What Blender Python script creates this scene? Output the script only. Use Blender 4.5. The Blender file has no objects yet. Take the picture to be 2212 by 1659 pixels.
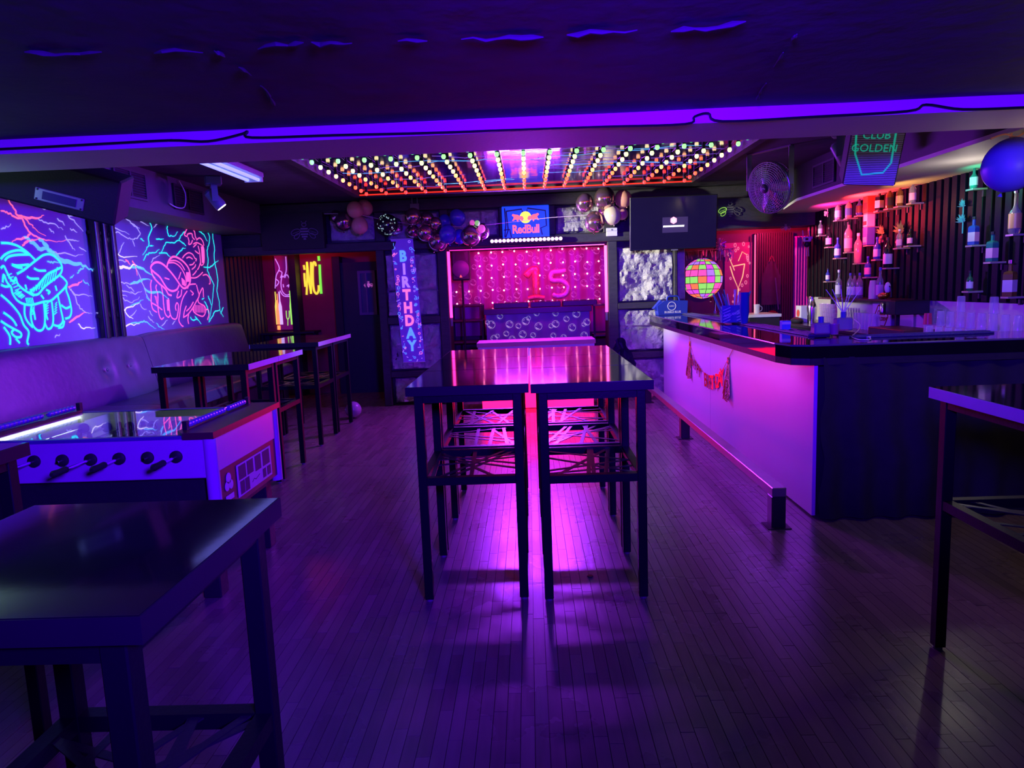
import bpy, bmesh, math, random
from mathutils import Vector, Matrix, noise
random.seed(7)
S = bpy.context.scene
C = S.collection
R = math.radians
# ---------------------------------------------------------------- camera
F = 1534.0; IW, IH = 2212, 1659
YAW, PIT, ROL, CZ = R(1.57), R(7.7), R(2.2), 1.6
FW = Vector((-math.sin(YAW)*math.cos(PIT), math.cos(YAW)*math.cos(PIT), -math.sin(PIT)))
R0 = Vector((math.cos(YAW), math.sin(YAW), 0)); U0 = R0.cross(FW)
CR = R0*math.cos(ROL) - U0*math.sin(ROL); CU = U0*math.cos(ROL) + R0*math.sin(ROL)
CP = Vector((0, 0, CZ))
cam = bpy.data.cameras.new('camera'); co = bpy.data.objects.new('camera', cam); C.objects.link(co)
m = Matrix.Identity(4)
for i in range(3):
    m[i][0] = CR[i]; m[i][1] = CU[i]; m[i][2] = -FW[i]; m[i][3] = CP[i]
co.matrix_world = m
cam.sensor_width = 36; cam.lens = 36*F/IW; cam.clip_start = .05; cam.clip_end = 60
S.camera = co
# ---------------------------------------------------------------- world and exposure
w = bpy.data.worlds.new('World'); S.world = w; w.use_nodes = True
w.node_tree.nodes['Background'].inputs[0].default_value = (.10, .06, .30, 1)
w.node_tree.nodes['Background'].inputs[1].default_value = .006
S.view_settings.view_transform = 'Standard'; S.view_settings.look = 'None'
S.view_settings.exposure = .22; S.view_settings.gamma = 1; S.view_settings.use_curve_mapping = False
S.cycles.max_bounces = 5; S.cycles.diffuse_bounces = 2; S.cycles.glossy_bounces = 3; S.cycles.adaptive_threshold = .025
S.cycles.transmission_bounces = 4; S.cycles.transparent_max_bounces = 8
S.cycles.sample_clamp_indirect = 4; S.cycles.caustics_reflective = False; S.cycles.caustics_refractive = False
# ---------------------------------------------------------------- lamps of the room
def lamp(kind, name, loc, energy, col, aim=None, size=.05, angle=60, blend=.5, sx=None, sy=None):
    l = bpy.data.lights.new(name, kind); l.energy = energy; l.color = col
    if kind == 'SPOT': l.spot_size = R(angle); l.spot_blend = blend; l.shadow_soft_size = size
    elif kind == 'POINT': l.shadow_soft_size = size
    elif kind == 'AREA': l.shape = 'RECTANGLE'; l.size = sx; l.size_y = sy
    o = bpy.data.objects.new(name, l); C.objects.link(o); o.location = loc
    if aim is not None: o.rotation_euler = (Vector(aim)-Vector(loc)).to_track_quat('-Z', 'Y').to_euler()
    return o
BLUE = (.07, .0, 1.0)
# blue wash lamps under the low ceiling behind the photographer, aimed along the room
lamp('SPOT', 'blue_wash_lamp', (.9, -.6, 2.16), 1600, BLUE, (-1.6, 4, 1.95), .25, 84, 1.)
lamp('SPOT', 'blue_wash_lamp', (-.3, -.6, 2.16), 2000, BLUE, (1.9, 4, 2.75), .25, 66, 1.)
# moving heads under the high ceiling
lamp('SPOT', 'mural_wash_lamp', (2.6, 6.2, 2.55), 1100, (.30, .24, 1.0), (-4.2, 7.3, 1.30), .06, 24, 1.)
lamp('SPOT', 'mural_uv_lamp', (-.5, 5.6, 2.75), 500, (.05, .0, 1.0), (-4.2, 6.4, 1.6), .15, 80, .8)
lamp('SPOT', 'white_head_lamp', (-3.05, 7.45, 2.55), 1700, (1.0, .98, .72), (2.1, 9.6, 2.08), .05, 31, .8)
# violet wash that the light bar over the stage throws into the room
lamp('AREA', 'light_bar_lamp', (0, 9.72, 2.20), 185, (.32, .025, 1.0), (0, 4.2, .3), sx=.95, sy=.05)
# magenta wash inside the stage recess
lamp('AREA', 'stage_lamp', (0, 10.30, 2.14), 20, (1.0, .01, .42), (0, 11.3, 1.4), sx=1.9, sy=.08)
# red lamp in the passage on the left, magenta lamp in the passage behind the bar
lamp('POINT', 'passage_lamp', (-3.5, 10.9, 2.3), 6, (1.0, .03, .12), size=.06)
lamp('POINT', 'bar_passage_lamp', (3.75, 10.9, 2.35), 22, (1.0, .02, .16), size=.05)
# colour lamps under the soffit over the bottle wall
lamp('SPOT', 'red_bar_lamp', (3.50, 8.15, 2.20), 75, (1.0, .035, .05), (4.0, 8.15, 2.22), .03, 150, .7)
lamp('SPOT', 'pink_bar_lamp', (3.50, 9.05, 2.20), 34, (1.0, .02, .30), (4.0, 9.05, 2.22), .03, 150, .7)
lamp('SPOT', 'amber_bar_lamp', (3.50, 7.25, 2.22), 10, (1.0, .45, .08), (4.0, 7.25, 2.25), .03, 150, .7)
lamp('SPOT', 'green_bar_lamp', (3.62, 6.25, 2.28), 7, (.02, 1.0, .45), (4.0, 6.25, 2.2), .03, 150, .7)
lamp('POINT', 'violet_bar_lamp', (3.55, 5.9, 2.2), 3.5, (.9, .78, .66), size=.03)
# warm lamp over the bar end and an added greenish fill light at the left, both outside the frame
lamp('POINT', 'warm_bar_lamp', (3.15, 3.75, 2.12), 7, (1.0, .72, .42), size=.08)
lamp('POINT', 'left_fill_light', (-3.35, 3.8, 2.12), 3, (.50, 1.0, .78), size=.1)
# ---------------------------------------------------------------- helpers
def ray(x, y): return FW + CR*((x-IW/2)/F) - CU*((y-IH/2)/F)
def onY(x, y, Y): d = ray(x, y); return CP + d*(Y/d.y)
def onX(x, y, X): d = ray(x, y); return CP + d*(X/d.x)
def onZ(x, y, Z): d = ray(x, y); return CP + d*((Z-CZ)/d.z)
def px(p):
    v = Vector(p)-CP; k = v.dot(FW); return (IW/2+F*v.dot(CR)/k, IH/2-F*v.dot(CU)/k)
MATS = {}
def mat(name, col, rough=.5, metal=0., emit=None, es=0., var=.15, scale=8., bump=0., bscale=40., trans=0., alpha=1., coat=0., spec=.5, stretch=None, ior=1.45):
    if name in MATS: return MATS[name]
    M = bpy.data.materials.new(name); M.use_nodes = True; N = M.node_tree.nodes; L = M.node_tree.links
    b = N['Principled BSDF']
    b.inputs['Roughness'].default_value = rough; b.inputs['Metallic'].default_value = metal
    b.inputs['Transmission Weight'].default_value = trans; b.inputs['Alpha'].default_value = alpha
    b.inputs['Coat Weight'].default_value = coat; b.inputs['Coat Roughness'].default_value = .06
    b.inputs['Specular IOR Level'].default_value = spec; b.inputs['IOR'].default_value = ior
    tc = N.new('ShaderNodeTexCoord'); src = tc.outputs['Object']
    if stretch:
        mp = N.new('ShaderNodeMapping'); mp.inputs['Scale'].default_value = stretch; L.new(src, mp.inputs[0]); src = mp.outputs[0]
    n = N.new('ShaderNodeTexNoise'); n.inputs['Scale'].default_value = scale; n.inputs['Detail'].default_value = 4
    L.new(src, n.inputs['Vector'])
    mx = N.new('ShaderNodeMix'); mx.data_type = 'RGBA'
    mx.inputs[6].default_value = (*[c*(1-var) for c in col], 1); mx.inputs[7].default_value = (*[min(1, c*(1+var)) for c in col], 1)
    L.new(n.outputs['Fac'], mx.inputs[0]); L.new(mx.outputs[2], b.inputs['Base Color'])
    if bump:
        n2 = N.new('ShaderNodeTexNoise'); n2.inputs['Scale'].default_value = bscale; n2.inputs['Detail'].default_value = 5
        L.new(src, n2.inputs['Vector'])
        bp = N.new('ShaderNodeBump'); bp.inputs['Strength'].default_value = bump; bp.inputs['Distance'].default_value = .02
        L.new(n2.outputs['Fac'], bp.inputs['Height']); L.new(bp.outputs[0], b.inputs['Normal'])
    if emit:
        if es < 1.05: M.cycles.emission_sampling = 'NONE'
        b.inputs['Emission Color'].default_value = (*emit, 1); b.inputs['Emission Strength'].default_value = es
    MATS[name] = M
    return M
class MB:
    def __init__(s): s.v = []; s.f = []; s.mi = []
    def add(s, vs, fs, mi=0):
        o = len(s.v); s.v += [tuple(v) for v in vs]; s.f += [tuple(i+o for i in f) for f in fs]; s.mi += [mi]*len(fs); return s
    def box(s, x0, x1, y0, y1, z0, z1, mi=0, M=None):
        vs = [Vector((x, y, z)) for x in (x0, x1) for y in (y0, y1) for z in (z0, z1)]
        if M: vs = [M @ v for v in vs]
        return s.add(vs, [(0,1,3,2), (4,6,7,5), (0,4,5,1), (2,3,7,6), (0,2,6,4), (1,5,7,3)], mi)
    def bevbox(s, x0, x1, y0, y1, z0, z1, b, mi=0, M=None):
        vs = []; c = ((x0+x1)/2, (y0+y1)/2, (z0+z1)/2); idx = {}
        for sx in (0, 1):
            for sy in (0, 1):
                for sz in (0, 1):
                    X = (x0, x1)[sx]; Y = (y0, y1)[sy]; Z = (z0, z1)[sz]
                    bx = b if not sx else -b; by = b if not sy else -b; bz = b if not sz else -b
                    for a, p in enumerate(((X, Y+by, Z+bz), (X+bx, Y, Z+bz), (X+bx, Y+by, Z))):
                        idx[(sx, sy, sz, a)] = len(vs); vs.append(Vector(p))
        fs = []
        for sgn in (0, 1):
            q = [idx[(sgn, a, b2, 0)] for a, b2 in ((0,0), (1,0), (1,1), (0,1))]; fs.append(q if sgn else q[::-1])
            q = [idx[(a, sgn, b2, 1)] for a, b2 in ((0,0), (1,0), (1,1), (0,1))]; fs.append(q[::-1] if sgn else q)
            q = [idx[(a, b2, sgn, 2)] for a, b2 in ((0,0), (1,0), (1,1), (0,1))]; fs.append(q if sgn else q[::-1])
        for a in (0, 1):
            for b2 in (0, 1):
                fs.append([idx[(a, b2, 0, 0)], idx[(a, b2, 1, 0)], idx[(a, b2, 1, 1)], idx[(a, b2, 0, 1)]])
                fs.append([idx[(a, 0, b2, 0)], idx[(a, 1, b2, 0)], idx[(a, 1, b2, 2)], idx[(a, 0, b2, 2)]])
                fs.append([idx[(0, a, b2, 1)], idx[(1, a, b2, 1)], idx[(1, a, b2, 2)], idx[(0, a, b2, 2)]])
                for c2 in (0, 1): fs.append([idx[(a, b2, c2, k)] for k in range(3)])
        if M: vs = [M @ v for v in vs]
        return s.add(vs, fs, mi)
    def lathe(s, prof, n=16, M=None, mi=0, cap=True):
        vs = []; fs = []
        for r, z in prof:
            for k in range(n): a = 2*math.pi*k/n; vs.append(Vector((r*math.cos(a), r*math.sin(a), z)))
        for j in range(len(prof)-1):
            for k in range(n): fs.append((j*n+k, j*n+(k+1) % n, (j+1)*n+(k+1) % n, (j+1)*n+k))
        if cap:
            fs.append(tuple(range(n))[::-1]); fs.append(tuple((len(prof)-1)*n+k for k in range(n)))
        if M: vs = [M @ v for v in vs]
        return s.add(vs, fs, mi)
    def cyl(s, a, b, r, n=12, r2=None, mi=0):
        a = Vector(a); b = Vector(b); d = b-a; q = d.to_track_quat('Z', 'Y').to_matrix().to_4x4(); q.translation = a
        return s.lathe([(r, 0), (r if r2 is None else r2, d.length)], n, q, mi)
    def bar(s, a, b, w, h, up=(0, 0, 1), mi=0):
        a = Vector(a); b = Vector(b); d = b-a; z = d.normalized(); u = Vector(up)
        if abs(z.dot(u)) > .98: u = Vector((0, 1, 0))
        x = u.cross(z).normalized(); y = z.cross(x)
        M = Matrix(((x.x, y.x, z.x, a.x), (x.y, y.y, z.y, a.y), (x.z, y.z, z.z, a.z), (0, 0, 0, 1)))
        return s.box(-w/2, w/2, -h/2, h/2, 0, d.length, mi, M)
    def tube(s, pts, r, n=8, mi=0):
        pts = [Vector(p) for p in pts]; vs = []; fs = []; up = Vector((0, 0, 1))
        for i, p in enumerate(pts):
            d = (pts[min(i+1, len(pts)-1)]-pts[max(i-1, 0)]).normalized()
            x = d.cross(up)
            if x.length < .05: x = d.cross(Vector((1, 0, 0)))
            x.normalize(); y = x.cross(d); up = y
            rr = r[i] if isinstance(r, (list, tuple)) else r
            for k in range(n): a = 2*math.pi*k/n; vs.append(p+x*rr*math.cos(a)+y*rr*math.sin(a))
        for j in range(len(pts)-1):
            for k in range(n): fs.append((j*n+k, j*n+(k+1) % n, (j+1)*n+(k+1) % n, (j+1)*n+k))
        fs.append(tuple(range(n))[::-1]); fs.append(tuple((len(pts)-1)*n+k for k in range(n)))
        return s.add(vs, fs, mi)
    def sphere(s, c, r, n=16, m2=10, sc=(1, 1, 1), M=None, mi=0):
        c = Vector(c); vs = [Vector((0, 0, -1))]; fs = []
        for j in range(1, m2):
            t = math.pi*j/m2-math.pi/2
            for k in range(n): a = 2*math.pi*k/n; vs.append(Vector((math.cos(t)*math.cos(a), math.cos(t)*math.sin(a), math.sin(t))))
        vs.append(Vector((0, 0, 1)))
        for k in range(n): fs.append((0, 1+(k+1) % n, 1+k)); fs.append((len(vs)-1, 1+(m2-2)*n+k, 1+(m2-2)*n+(k+1) % n))
        for j in range(m2-2):
            for k in range(n): fs.append((1+j*n+k, 1+j*n+(k+1) % n, 1+(j+1)*n+(k+1) % n, 1+(j+1)*n+k))
        vs = [Vector((v.x*r*sc[0], v.y*r*sc[1], v.z*r*sc[2])) for v in vs]
        vs = [(M @ v if M else v)+c for v in vs]
        return s.add(vs, fs, mi)
    def prism(s, poly, h, M=None, mi=0, b=0.):
        n = len(poly); vs = [Vector((p[0], p[1], 0)) for p in poly]+[Vector((p[0], p[1], h)) for p in poly]
        fs = [tuple(range(n))[::-1], tuple(range(n, 2*n))]+[(k, (k+1) % n, n+(k+1) % n, n+k) for k in range(n)]
        if M: vs = [M @ v for v in vs]
        return s.add(vs, fs, mi)
    def ribbon(s, pts, wd, M, th=.004, mi=0, taper=False):
        """painted stroke: a thin raised strip along 2D points on the surface frame M"""
        n = len(pts); P = [Vector((p[0], p[1], 0)) for p in pts]; vs = []; fs = []
        for i in range(n):
            d = P[min(i+1, n-1)]-P[max(i-1, 0)]
            if d.length < 1e-6: d = Vector((1, 0, 0))
            d.normalize(); nn = Vector((-d.y, d.x, 0)); w2 = wd/2
            if taper: w2 *= max(.25, 1-abs(2*i/(n-1)-.75)**2*.7) if n > 1 else 1
            vs += [M @ (P[i]+nn*w2), M @ (P[i]+nn*w2*.6+Vector((0, 0, th))), M @ (P[i]-nn*w2*.6+Vector((0, 0, th))), M @ (P[i]-nn*w2)]
        for i in range(n-1):
            for k in range(3): fs.append((4*i+k, 4*i+k+1, 4*i+5+k, 4*i+4+k))
        return s.add(vs, fs, mi)
    def mesh(s, name, mats, smooth=False):
        me = bpy.data.meshes.new(name); me.from_pydata([tuple(v) for v in s.v], [], s.f)
        for M in (mats if isinstance(mats, (list, tuple)) else [mats]): me.materials.append(M)
        if any(s.mi): me.polygons.foreach_set('material_index', s.mi)
        bm = bmesh.new(); bm.from_mesh(me); bmesh.ops.recalc_face_normals(bm, faces=bm.faces); bm.to_mesh(me); bm.free()
        if smooth:
            me.polygons.foreach_set('use_smooth', [True]*len(me.polygons))
            try: me.set_sharp_from_angle(angle=R(40))
            except Exception: pass
        me.update(); return me
    def build(s, name, mats, parent=None, smooth=False):
        return link(name, s.mesh(name, mats, smooth), parent)
def link(name, me, parent=None):
    o = bpy.data.objects.new(name, me); C.objects.link(o)
    if parent is not None: o.parent = parent
    return o
def tag(o, label, cat, group=None):
    o['label'] = label; o['category'] = cat
    if group: o['group'] = group
    return o
def thing(name, label, cat, loc=(0, 0, 0), rz=0., group=None):
    o = bpy.data.objects.new(name, None); C.objects.link(o); o.empty_display_size = .1
    o.location = loc; o.rotation_euler = (0, 0, rz); return tag(o, label, cat, group)
def struct(o, label=None):
    o['kind'] = 'structure'
    if label: o['label'] = label
    return o
def dup(o, loc, label=None, rz=None, parent=None):
    c = o.copy(); C.objects.link(c); c.parent = parent
    if parent is None: c.location = loc
    if rz is not None: c.rotation_euler = (0, 0, rz)
    if label: c['label'] = label
    for ch in [k for k in o.children]:
        d = ch.copy(); C.objects.link(d); d.parent = c
        for g in [k for k in ch.children]:
            e = g.copy(); C.objects.link(e); e.parent = d
    return c
def frame(o, x, y):
    x = Vector(x).normalized(); y = Vector(y).normalized(); z = x.cross(y); o = Vector(o)
    return Matrix(((x.x, y.x, z.x, o.x), (x.y, y.y, z.y, o.y), (x.z, y.z, z.z, o.z), (0, 0, 0, 1)))
def fback(o): return frame(o, (1, 0, 0), (0, 0, 1))       # surface facing the camera (-Y)
def fleft(o): return frame(o, (0, 1, 0), (0, 0, 1))       # left wall, facing +X
def fright(o): return frame(o, (0, -1, 0), (0, 0, 1))     # right side, facing -X
def smooth_pts(p, k=5, closed=False):
    n = len(p); out = []
    if n < 3: return [Vector(q) for q in p]
    p = [Vector(q) for q in p]
    rng = range(n if closed else n-1)
    for i in rng:
        if closed: a, b, c, d = p[(i-1) % n], p[i], p[(i+1) % n], p[(i+2) % n]
        else: a, b, c, d = p[max(i-1, 0)], p[i], p[i+1], p[min(i+2, n-1)]
        for j in range(k):
            t = j/k; out.append(.5*((2*b)+(c-a)*t+(2*a-5*b+4*c-d)*t*t+(3*b-a-3*c+d)*t**3))
    if not closed: out.append(p[-1])
    return out
def text_mb(s, size, M, th=.004, mb=None, mi=0, bold=0., align='CENTER', sp=1., shear=0., sx=1.):
    cu = bpy.data.curves.new('t', 'FONT'); cu.body = s; cu.size = size; cu.extrude = th/2; cu.align_x = align; cu.align_y = 'CENTER'
    cu.offset = bold; cu.space_character = sp; cu.shear = shear; cu.resolution_u = 3
    o = bpy.data.objects.new('t', cu); C.objects.link(o)
    dg = bpy.context.evaluated_depsgraph_get(); dg.update()
    me = bpy.data.meshes.new_from_object(o.evaluated_get(dg))
    mb = mb or MB()
    mb.add([M @ Vector((v.co.x*sx, v.co.y, v.co.z+th/2)) for v in me.vertices], [tuple(p.vertices) for p in me.polygons], mi)
    bpy.data.objects.remove(o); bpy.data.curves.remove(cu); bpy.data.meshes.remove(me)
    return mb
# ---------------------------------------------------------------- materials
m_black = mat('black_paint', (.020, .019, .024), .55, bump=.15, bscale=30)
m_ceil = mat('black_ceiling', (.055, .055, .08), .75, var=.5, scale=2.5, bump=.5, bscale=6)
m_beam = mat('white_beam_paint', (.72, .70, .68), .6, var=.06, scale=3, bump=.08)
m_blacksat = mat('black_steel', (.008, .008, .011), .38, spec=.25, bump=.05, bscale=80)
m_gloss = mat('black_gloss_top', (.006, .006, .010), .07, spec=.65, var=.4, scale=30, bump=.004, bscale=10)
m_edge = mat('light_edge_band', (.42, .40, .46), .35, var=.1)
m_lattice = mat('steel_lattice', (.06, .055, .065), .28, .6, bump=.05, bscale=80)
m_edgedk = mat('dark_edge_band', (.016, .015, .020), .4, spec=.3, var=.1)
m_leather = mat('dark_leather', (.11, .10, .14), .38, var=.25, scale=5, bump=.12, bscale=18)
m_mural = mat('mural_ground', (.30, .27, .46), .55, var=.18, scale=2.2)
m_white = mat('white_plastic', (.75, .75, .78), .35, var=.04)
m_whitegloss = mat('white_gloss_panel', (.80, .76, .82), .32, var=.05, scale=2)
m_stone = mat('grey_stone', (.50, .48, .48), .28, var=.5, scale=9, bump=1., bscale=30)
m_timber = mat('black_timber', (.045, .042, .05), .5, var=.4, scale=6, bump=.3, bscale=22, stretch=(1, 1, 5))
m_brownw = mat('dark_brown_wood', (.10, .045, .035), .35, var=.35, scale=5, stretch=(1, 8, 1))
m_chrome = mat('chrome', (.75, .75, .78), .16, 1., var=.05)
m_grey = mat('grey_plastic', (.20, .20, .22), .4)
m_glass = mat('clear_glass', (.85, .88, .95), .05, alpha=.30, spec=.9, var=.02)
m_red_wall = mat('dark_red_wall', (.30, .035, .06), .6, var=.2)
m_soffit = mat('white_soffit', (.70, .68, .66), .65, var=.05)
m_blackcloth = mat('black_cloth', (.016, .016, .024), .85, var=.3, scale=12)
m_cable = mat('black_cable', (.008, .008, .010), .5)
m_gold = mat('gold_foil', (.85, .45, .12), .18, 1., bump=.5, bscale=60)
# fluorescent paints glow under the ultraviolet lamps
def neon(name, c, es): return mat(name, tuple(min(1, k*.8+.05) for k in c), .6, emit=c, es=es, var=.05)
n_cyan = neon('cyan_fluorescent_paint', (.02, .85, .75), .9)
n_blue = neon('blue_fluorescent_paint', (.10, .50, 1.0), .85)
n_pink = neon('pink_fluorescent_paint', (1.0, .10, .42), 1.0)
n_coral = neon('coral_fluorescent_paint', (1.0, .16, .28), .75)
n_pale = neon('pale_fluorescent_paint', (.50, .45, 1.0), .55)
n_white = neon('white_fluorescent_paint', (.85, .80, .80), .75)
n_violet = neon('violet_reflection_paint', (.35, .15, 1.0), .5)  # colour of the reflections painted on the bulb panel film
# ---------------------------------------------------------------- floor with its strips
def plank_mat():
    M = bpy.data.materials.new('worn_wood_strips'); M.use_nodes = True; N = M.node_tree.nodes; L = M.node_tree.links; b = N['Principled BSDF']
    g = N.new('ShaderNodeNewGeometry'); mp = N.new('ShaderNodeMapping'); mp.inputs['Scale'].default_value = (22, 2.2, 4); L.new(g.outputs['Position'], mp.inputs[0])
    n = N.new('ShaderNodeTexNoise'); n.inputs['Scale'].default_value = 1.6; n.inputs['Detail'].default_value = 6; L.new(mp.outputs[0], n.inputs[0])
    at = N.new('ShaderNodeAttribute'); at.attribute_name = 'tone'
    ad = N.new('ShaderNodeMath'); ad.operation = 'MULTIPLY_ADD'; ad.inputs[1].default_value = .55; L.new(n.outputs['Fac'], ad.inputs[0]); L.new(at.outputs['Fac'], ad.inputs[2])
    r = N.new('ShaderNodeValToRGB'); r.color_ramp.elements[0].position = .2; r.color_ramp.elements[0].color = (.13, .10, .088, 1); r.color_ramp.elements[1].position = .95; r.color_ramp.elements[1].color = (.27, .21, .18, 1)
    L.new(ad.outputs[0], r.inputs[0]); L.new(r.outputs[0], b.inputs['Base Color'])
    n2 = N.new('ShaderNodeTexNoise'); n2.inputs['Scale'].default_value = 2.2; n2.inputs['Detail'].default_value = 5; L.new(g.outputs['Position'], n2.inputs[0])
    mr = N.new('ShaderNodeMapRange'); mr.inputs[3].default_value = .20; mr.inputs[4].default_value = .37; L.new(n2.outputs['Fac'], mr.inputs[0]); L.new(mr.outputs[0], b.inputs['Roughness'])
    bp = N.new('ShaderNodeBump'); bp.inputs['Strength'].default_value = .2; bp.inputs['Distance'].default_value = .004; L.new(n.outputs['Fac'], bp.inputs['Height']); L.new(bp.outputs[0], b.inputs['Normal'])
    return M
m_plank = plank_mat()
floor = struct(MB().box(-4.5, 4.6, -2.6, 13.2, -.12, -.012).build('floor', mat('dark_subfloor', (.02, .016, .015), .7)), 'dark worn wooden strip floor of the whole room')
PW, PL, GAP = .052, .42, .0022
def plank_verts(x, y, l): return [(x+GAP/2, y+GAP/2, 0), (x+PW-GAP/2, y+GAP/2, 0), (x+PW-GAP/2, y+l-GAP/2, 0), (x+GAP/2, y+l-GAP/2, 0),
                                  (x+GAP/2, y+GAP/2, -.012), (x+PW-GAP/2, y+GAP/2, -.012), (x+PW-GAP/2, y+l-GAP/2, -.012), (x+GAP/2, y+l-GAP/2, -.012)]
PF = [(0,1,2,3), (0,4,5,1), (1,5,6,2), (2,6,7,3), (3,7,4,0), (4,7,6,5)]
def tone_attr(me, vals):
    a = me.attributes.new('tone', 'FLOAT', 'FACE'); a.data.foreach_set('value', vals)
planks = []
k = 0; x = -4.45
while x < 4.5:
    y = -2.5 - random.random()*PL
    while y < 13.0:
        planks.append((x, y)); y += PL
    x += PW
def vis(p):
    c = (p[0]+PW/2, p[1]+PL/2, 0)
    if c[1] < 1.2: return 99
    a, b = px(c)
    if not (-10 < a < IW+10 and b < IH+40): return 99
    if c[0] < -.5 and c[1] < 2.3: return 90+c[1]
    return c[1]
planks.sort(key=vis)
var = []
for i in range(12):
    me = bpy.data.meshes.new('plank'); me.from_pydata(plank_verts(0, 0, PL), [], PF); me.materials.append(m_plank); tone_attr(me, [i/12*.4+.12]*6); var.append(me)
for p in planks[:300]:
    o = link('plank', random.choice(var), floor); o.location = (p[0], p[1], random.uniform(-.0006, .0004))
vs = []; fs = []; tn = []
for p in planks[300:]:
    o0 = len(vs); vs += plank_verts(p[0], p[1], PL); fs += [tuple(q+o0 for q in f) for f in PF[:5]]; tn += [random.random()*.4+.12]*5
me = bpy.data.meshes.new('planks'); me.from_pydata(vs, [], fs); me.materials.append(m_plank); tone_attr(me, tn)
o = link('plank', me, floor); o['kind'] = 'stuff'
# ---------------------------------------------------------------- ceiling, beam, walls
def rough_slab(x0, x1, y0, y1, z, th, nx, ny, amp, sc, seed):
    mb = MB(); vs = []; fs = []
    for j in range(ny+1):
        for i in range(nx+1):
            X = x0+(x1-x0)*i/nx; Y = y0+(y1-y0)*j/ny
            vs.append((X, Y, z+amp*noise.noise(Vector((X*sc, Y*sc, seed)))))
    for j in range(ny):
        for i in range(nx): a = j*(nx+1)+i; fs.append((a, a+nx+1, a+nx+2, a+1))
    mb.add(vs, fs); mb.box(x0, x1, y0, y1, z+.03, z+th); return mb
ceil = struct(rough_slab(-4.6, 4.7, -2.6, 3.56, 2.412, .5, 60, 40, .010, 1.1, 3.).build('ceiling', m_ceil, smooth=True), 'low black patched ceiling in the foreground')
# ragged seams where old ceiling sheets meet
def seam(pts, r):
    P = smooth_pts([(p.x, p.y, 2.404) for p in pts], 8); k = 0; rr = random.Random(len(pts))
    while k < len(P)-3:
        n = rr.randint(4, 9); Q = [p+Vector((0, rr.uniform(-.015, .015), rr.uniform(-.003, .003))) for p in P[k:k+n]]
        if len(Q) > 2: MB().tube(Q, [.002]+[r*rr.uniform(.3, 1.2) for _ in Q[1:-1]]+[.002], 6).build('sheet_seam', m_ceil, ceil, True)
        k += n+rr.randint(0, 5)
seam([onZ(x, y, 2.398) for x, y in ((60, 120), (250, 118), (460, 114), (640, 100), (760, 98), (900, 92), (1100, 86), (1300, 74), (1500, 66), (1700, 40))], .009)
seam([onZ(x, y, 2.398) for x, y in ((465, 116), (520, 150), (570, 195), (600, 240))], .008)
seam([onZ(x, y, 2.398) for x, y in ((1720, 80), (1690, 120), (1650, 190), (1630, 225))], .007)
ceil2 = struct(MB().box(-4.6, 4.7, 3.6, 13.2, 2.86, 3.0).build('ceiling', m_ceil), 'high black ceiling over the dance floor')
beam = struct(MB().box(-4.6, 4.7, 3.55, 4.01, 2.345, 2.86).build('trim_1', m_beam), 'white beam across the ceiling, violet front and pale underside')
wl = struct(MB().box(-4.45, -4.2, -2.6, 9.86, 0, 2.9).build('wall_left', m_black), 'dark left wall behind the bench')
struct(MB().box(-4.6, 4.7, -2.8, -2.6, 0, 3).build('wall_front', m_black), 'dark wall behind the photographer')
struct(MB().box(4.6, 4.8, -2.6, 4.2, 0, 3).build('wall_right', m_black), 'dark right wall near the camera')
# left soffit with the vents
struct(MB().box(-4.2, -3.62, 4.01, 9.86, 2.47, 2.86).build('trim_2', mat('dark_soffit_paint', (.10, .09, .12), .6)), 'dark boxed soffit above the mural')
# back wall: black timber frame with rough stone between
BY = 10.0
wb = struct(MB().box(-2.08, -1.12, BY+.06, BY+.5, 0, 2.86).box(1.12, 2.20, BY+.06, BY+.5, 0, 2.86).box(-1.12, 1.12, BY+.06, BY+.5, 2.16, 2.86)
            .box(-4.45, -2.08, BY+.06, BY+.5, 2.22, 2.86).box(2.2, 4.6, BY+.06, BY+.5, 2.30, 2.86).build('wall_back', m_timber), 'back wall of rough stone between black timbers')
def stone(x0, x1, z0, z1, y=BY, blocks=None, seed=0., amp=.062):
    nx = max(8, int((x1-x0)/.022)); nz = max(8, int((z1-z0)/.022)); vs = []; fs = []; mb = MB()
    for j in range(nz+1):
        for i in range(nx+1):
            X = x0+(x1-x0)*i/nx; Z = z0+(z1-z0)*j/nz; q = Vector((X*4+seed, Z*4, seed))
            d = noise.fractal(q*1.3, 1., 2.1, 5)*amp + abs(noise.noise(q*3.1))*amp*.5 + noise.noise(q*8.3)*amp*.32
            if blocks:
                for bx in blocks.get('x', []): d -= .045*max(0, 1-abs(X-bx-.02*noise.noise(q))/.022)
                for bz in blocks.get('z', []): d -= .045*max(0, 1-abs(Z-bz-.02*noise.noise(q))/.022)
            if i in (0, nx) or j in (0, nz): d = -.05
            vs.append((X, y-d, Z))
    for j in range(nz):
        for i in range(nx): a = j*(nx+1)+i; fs.append((a, a+1, a+nx+2, a+nx+1))
    o = mb.add(vs, fs).build('stone_block', m_stone, wb, True); return o
stone(-1.98, -1.25, 1.26, 2.13, seed=1, blocks={'z': [1.62], 'x': []})
stone(-1.98, -1.25, .50, 1.15, seed=2, blocks={'x': [-1.52]})
stone(-1.95, -1.25, .03, .40, seed=3)
stone(-2.72, -2.08, 2.32, 2.68, seed=4)
stone(-1.92, -1.20, 2.32, 2.68, seed=5, blocks={'x': [-1.55]})
stone(-1.05, -.38, 2.32, 2.68, seed=6, blocks={'x': [-.62]})
stone(.42, 1.05, 2.32, 2.68, seed=7)
stone(1.25, 2.02, 1.34, 2.10, seed=8)
stone(2.06, 2.19, 1.34, 2.06, seed=9, amp=.02)
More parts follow.
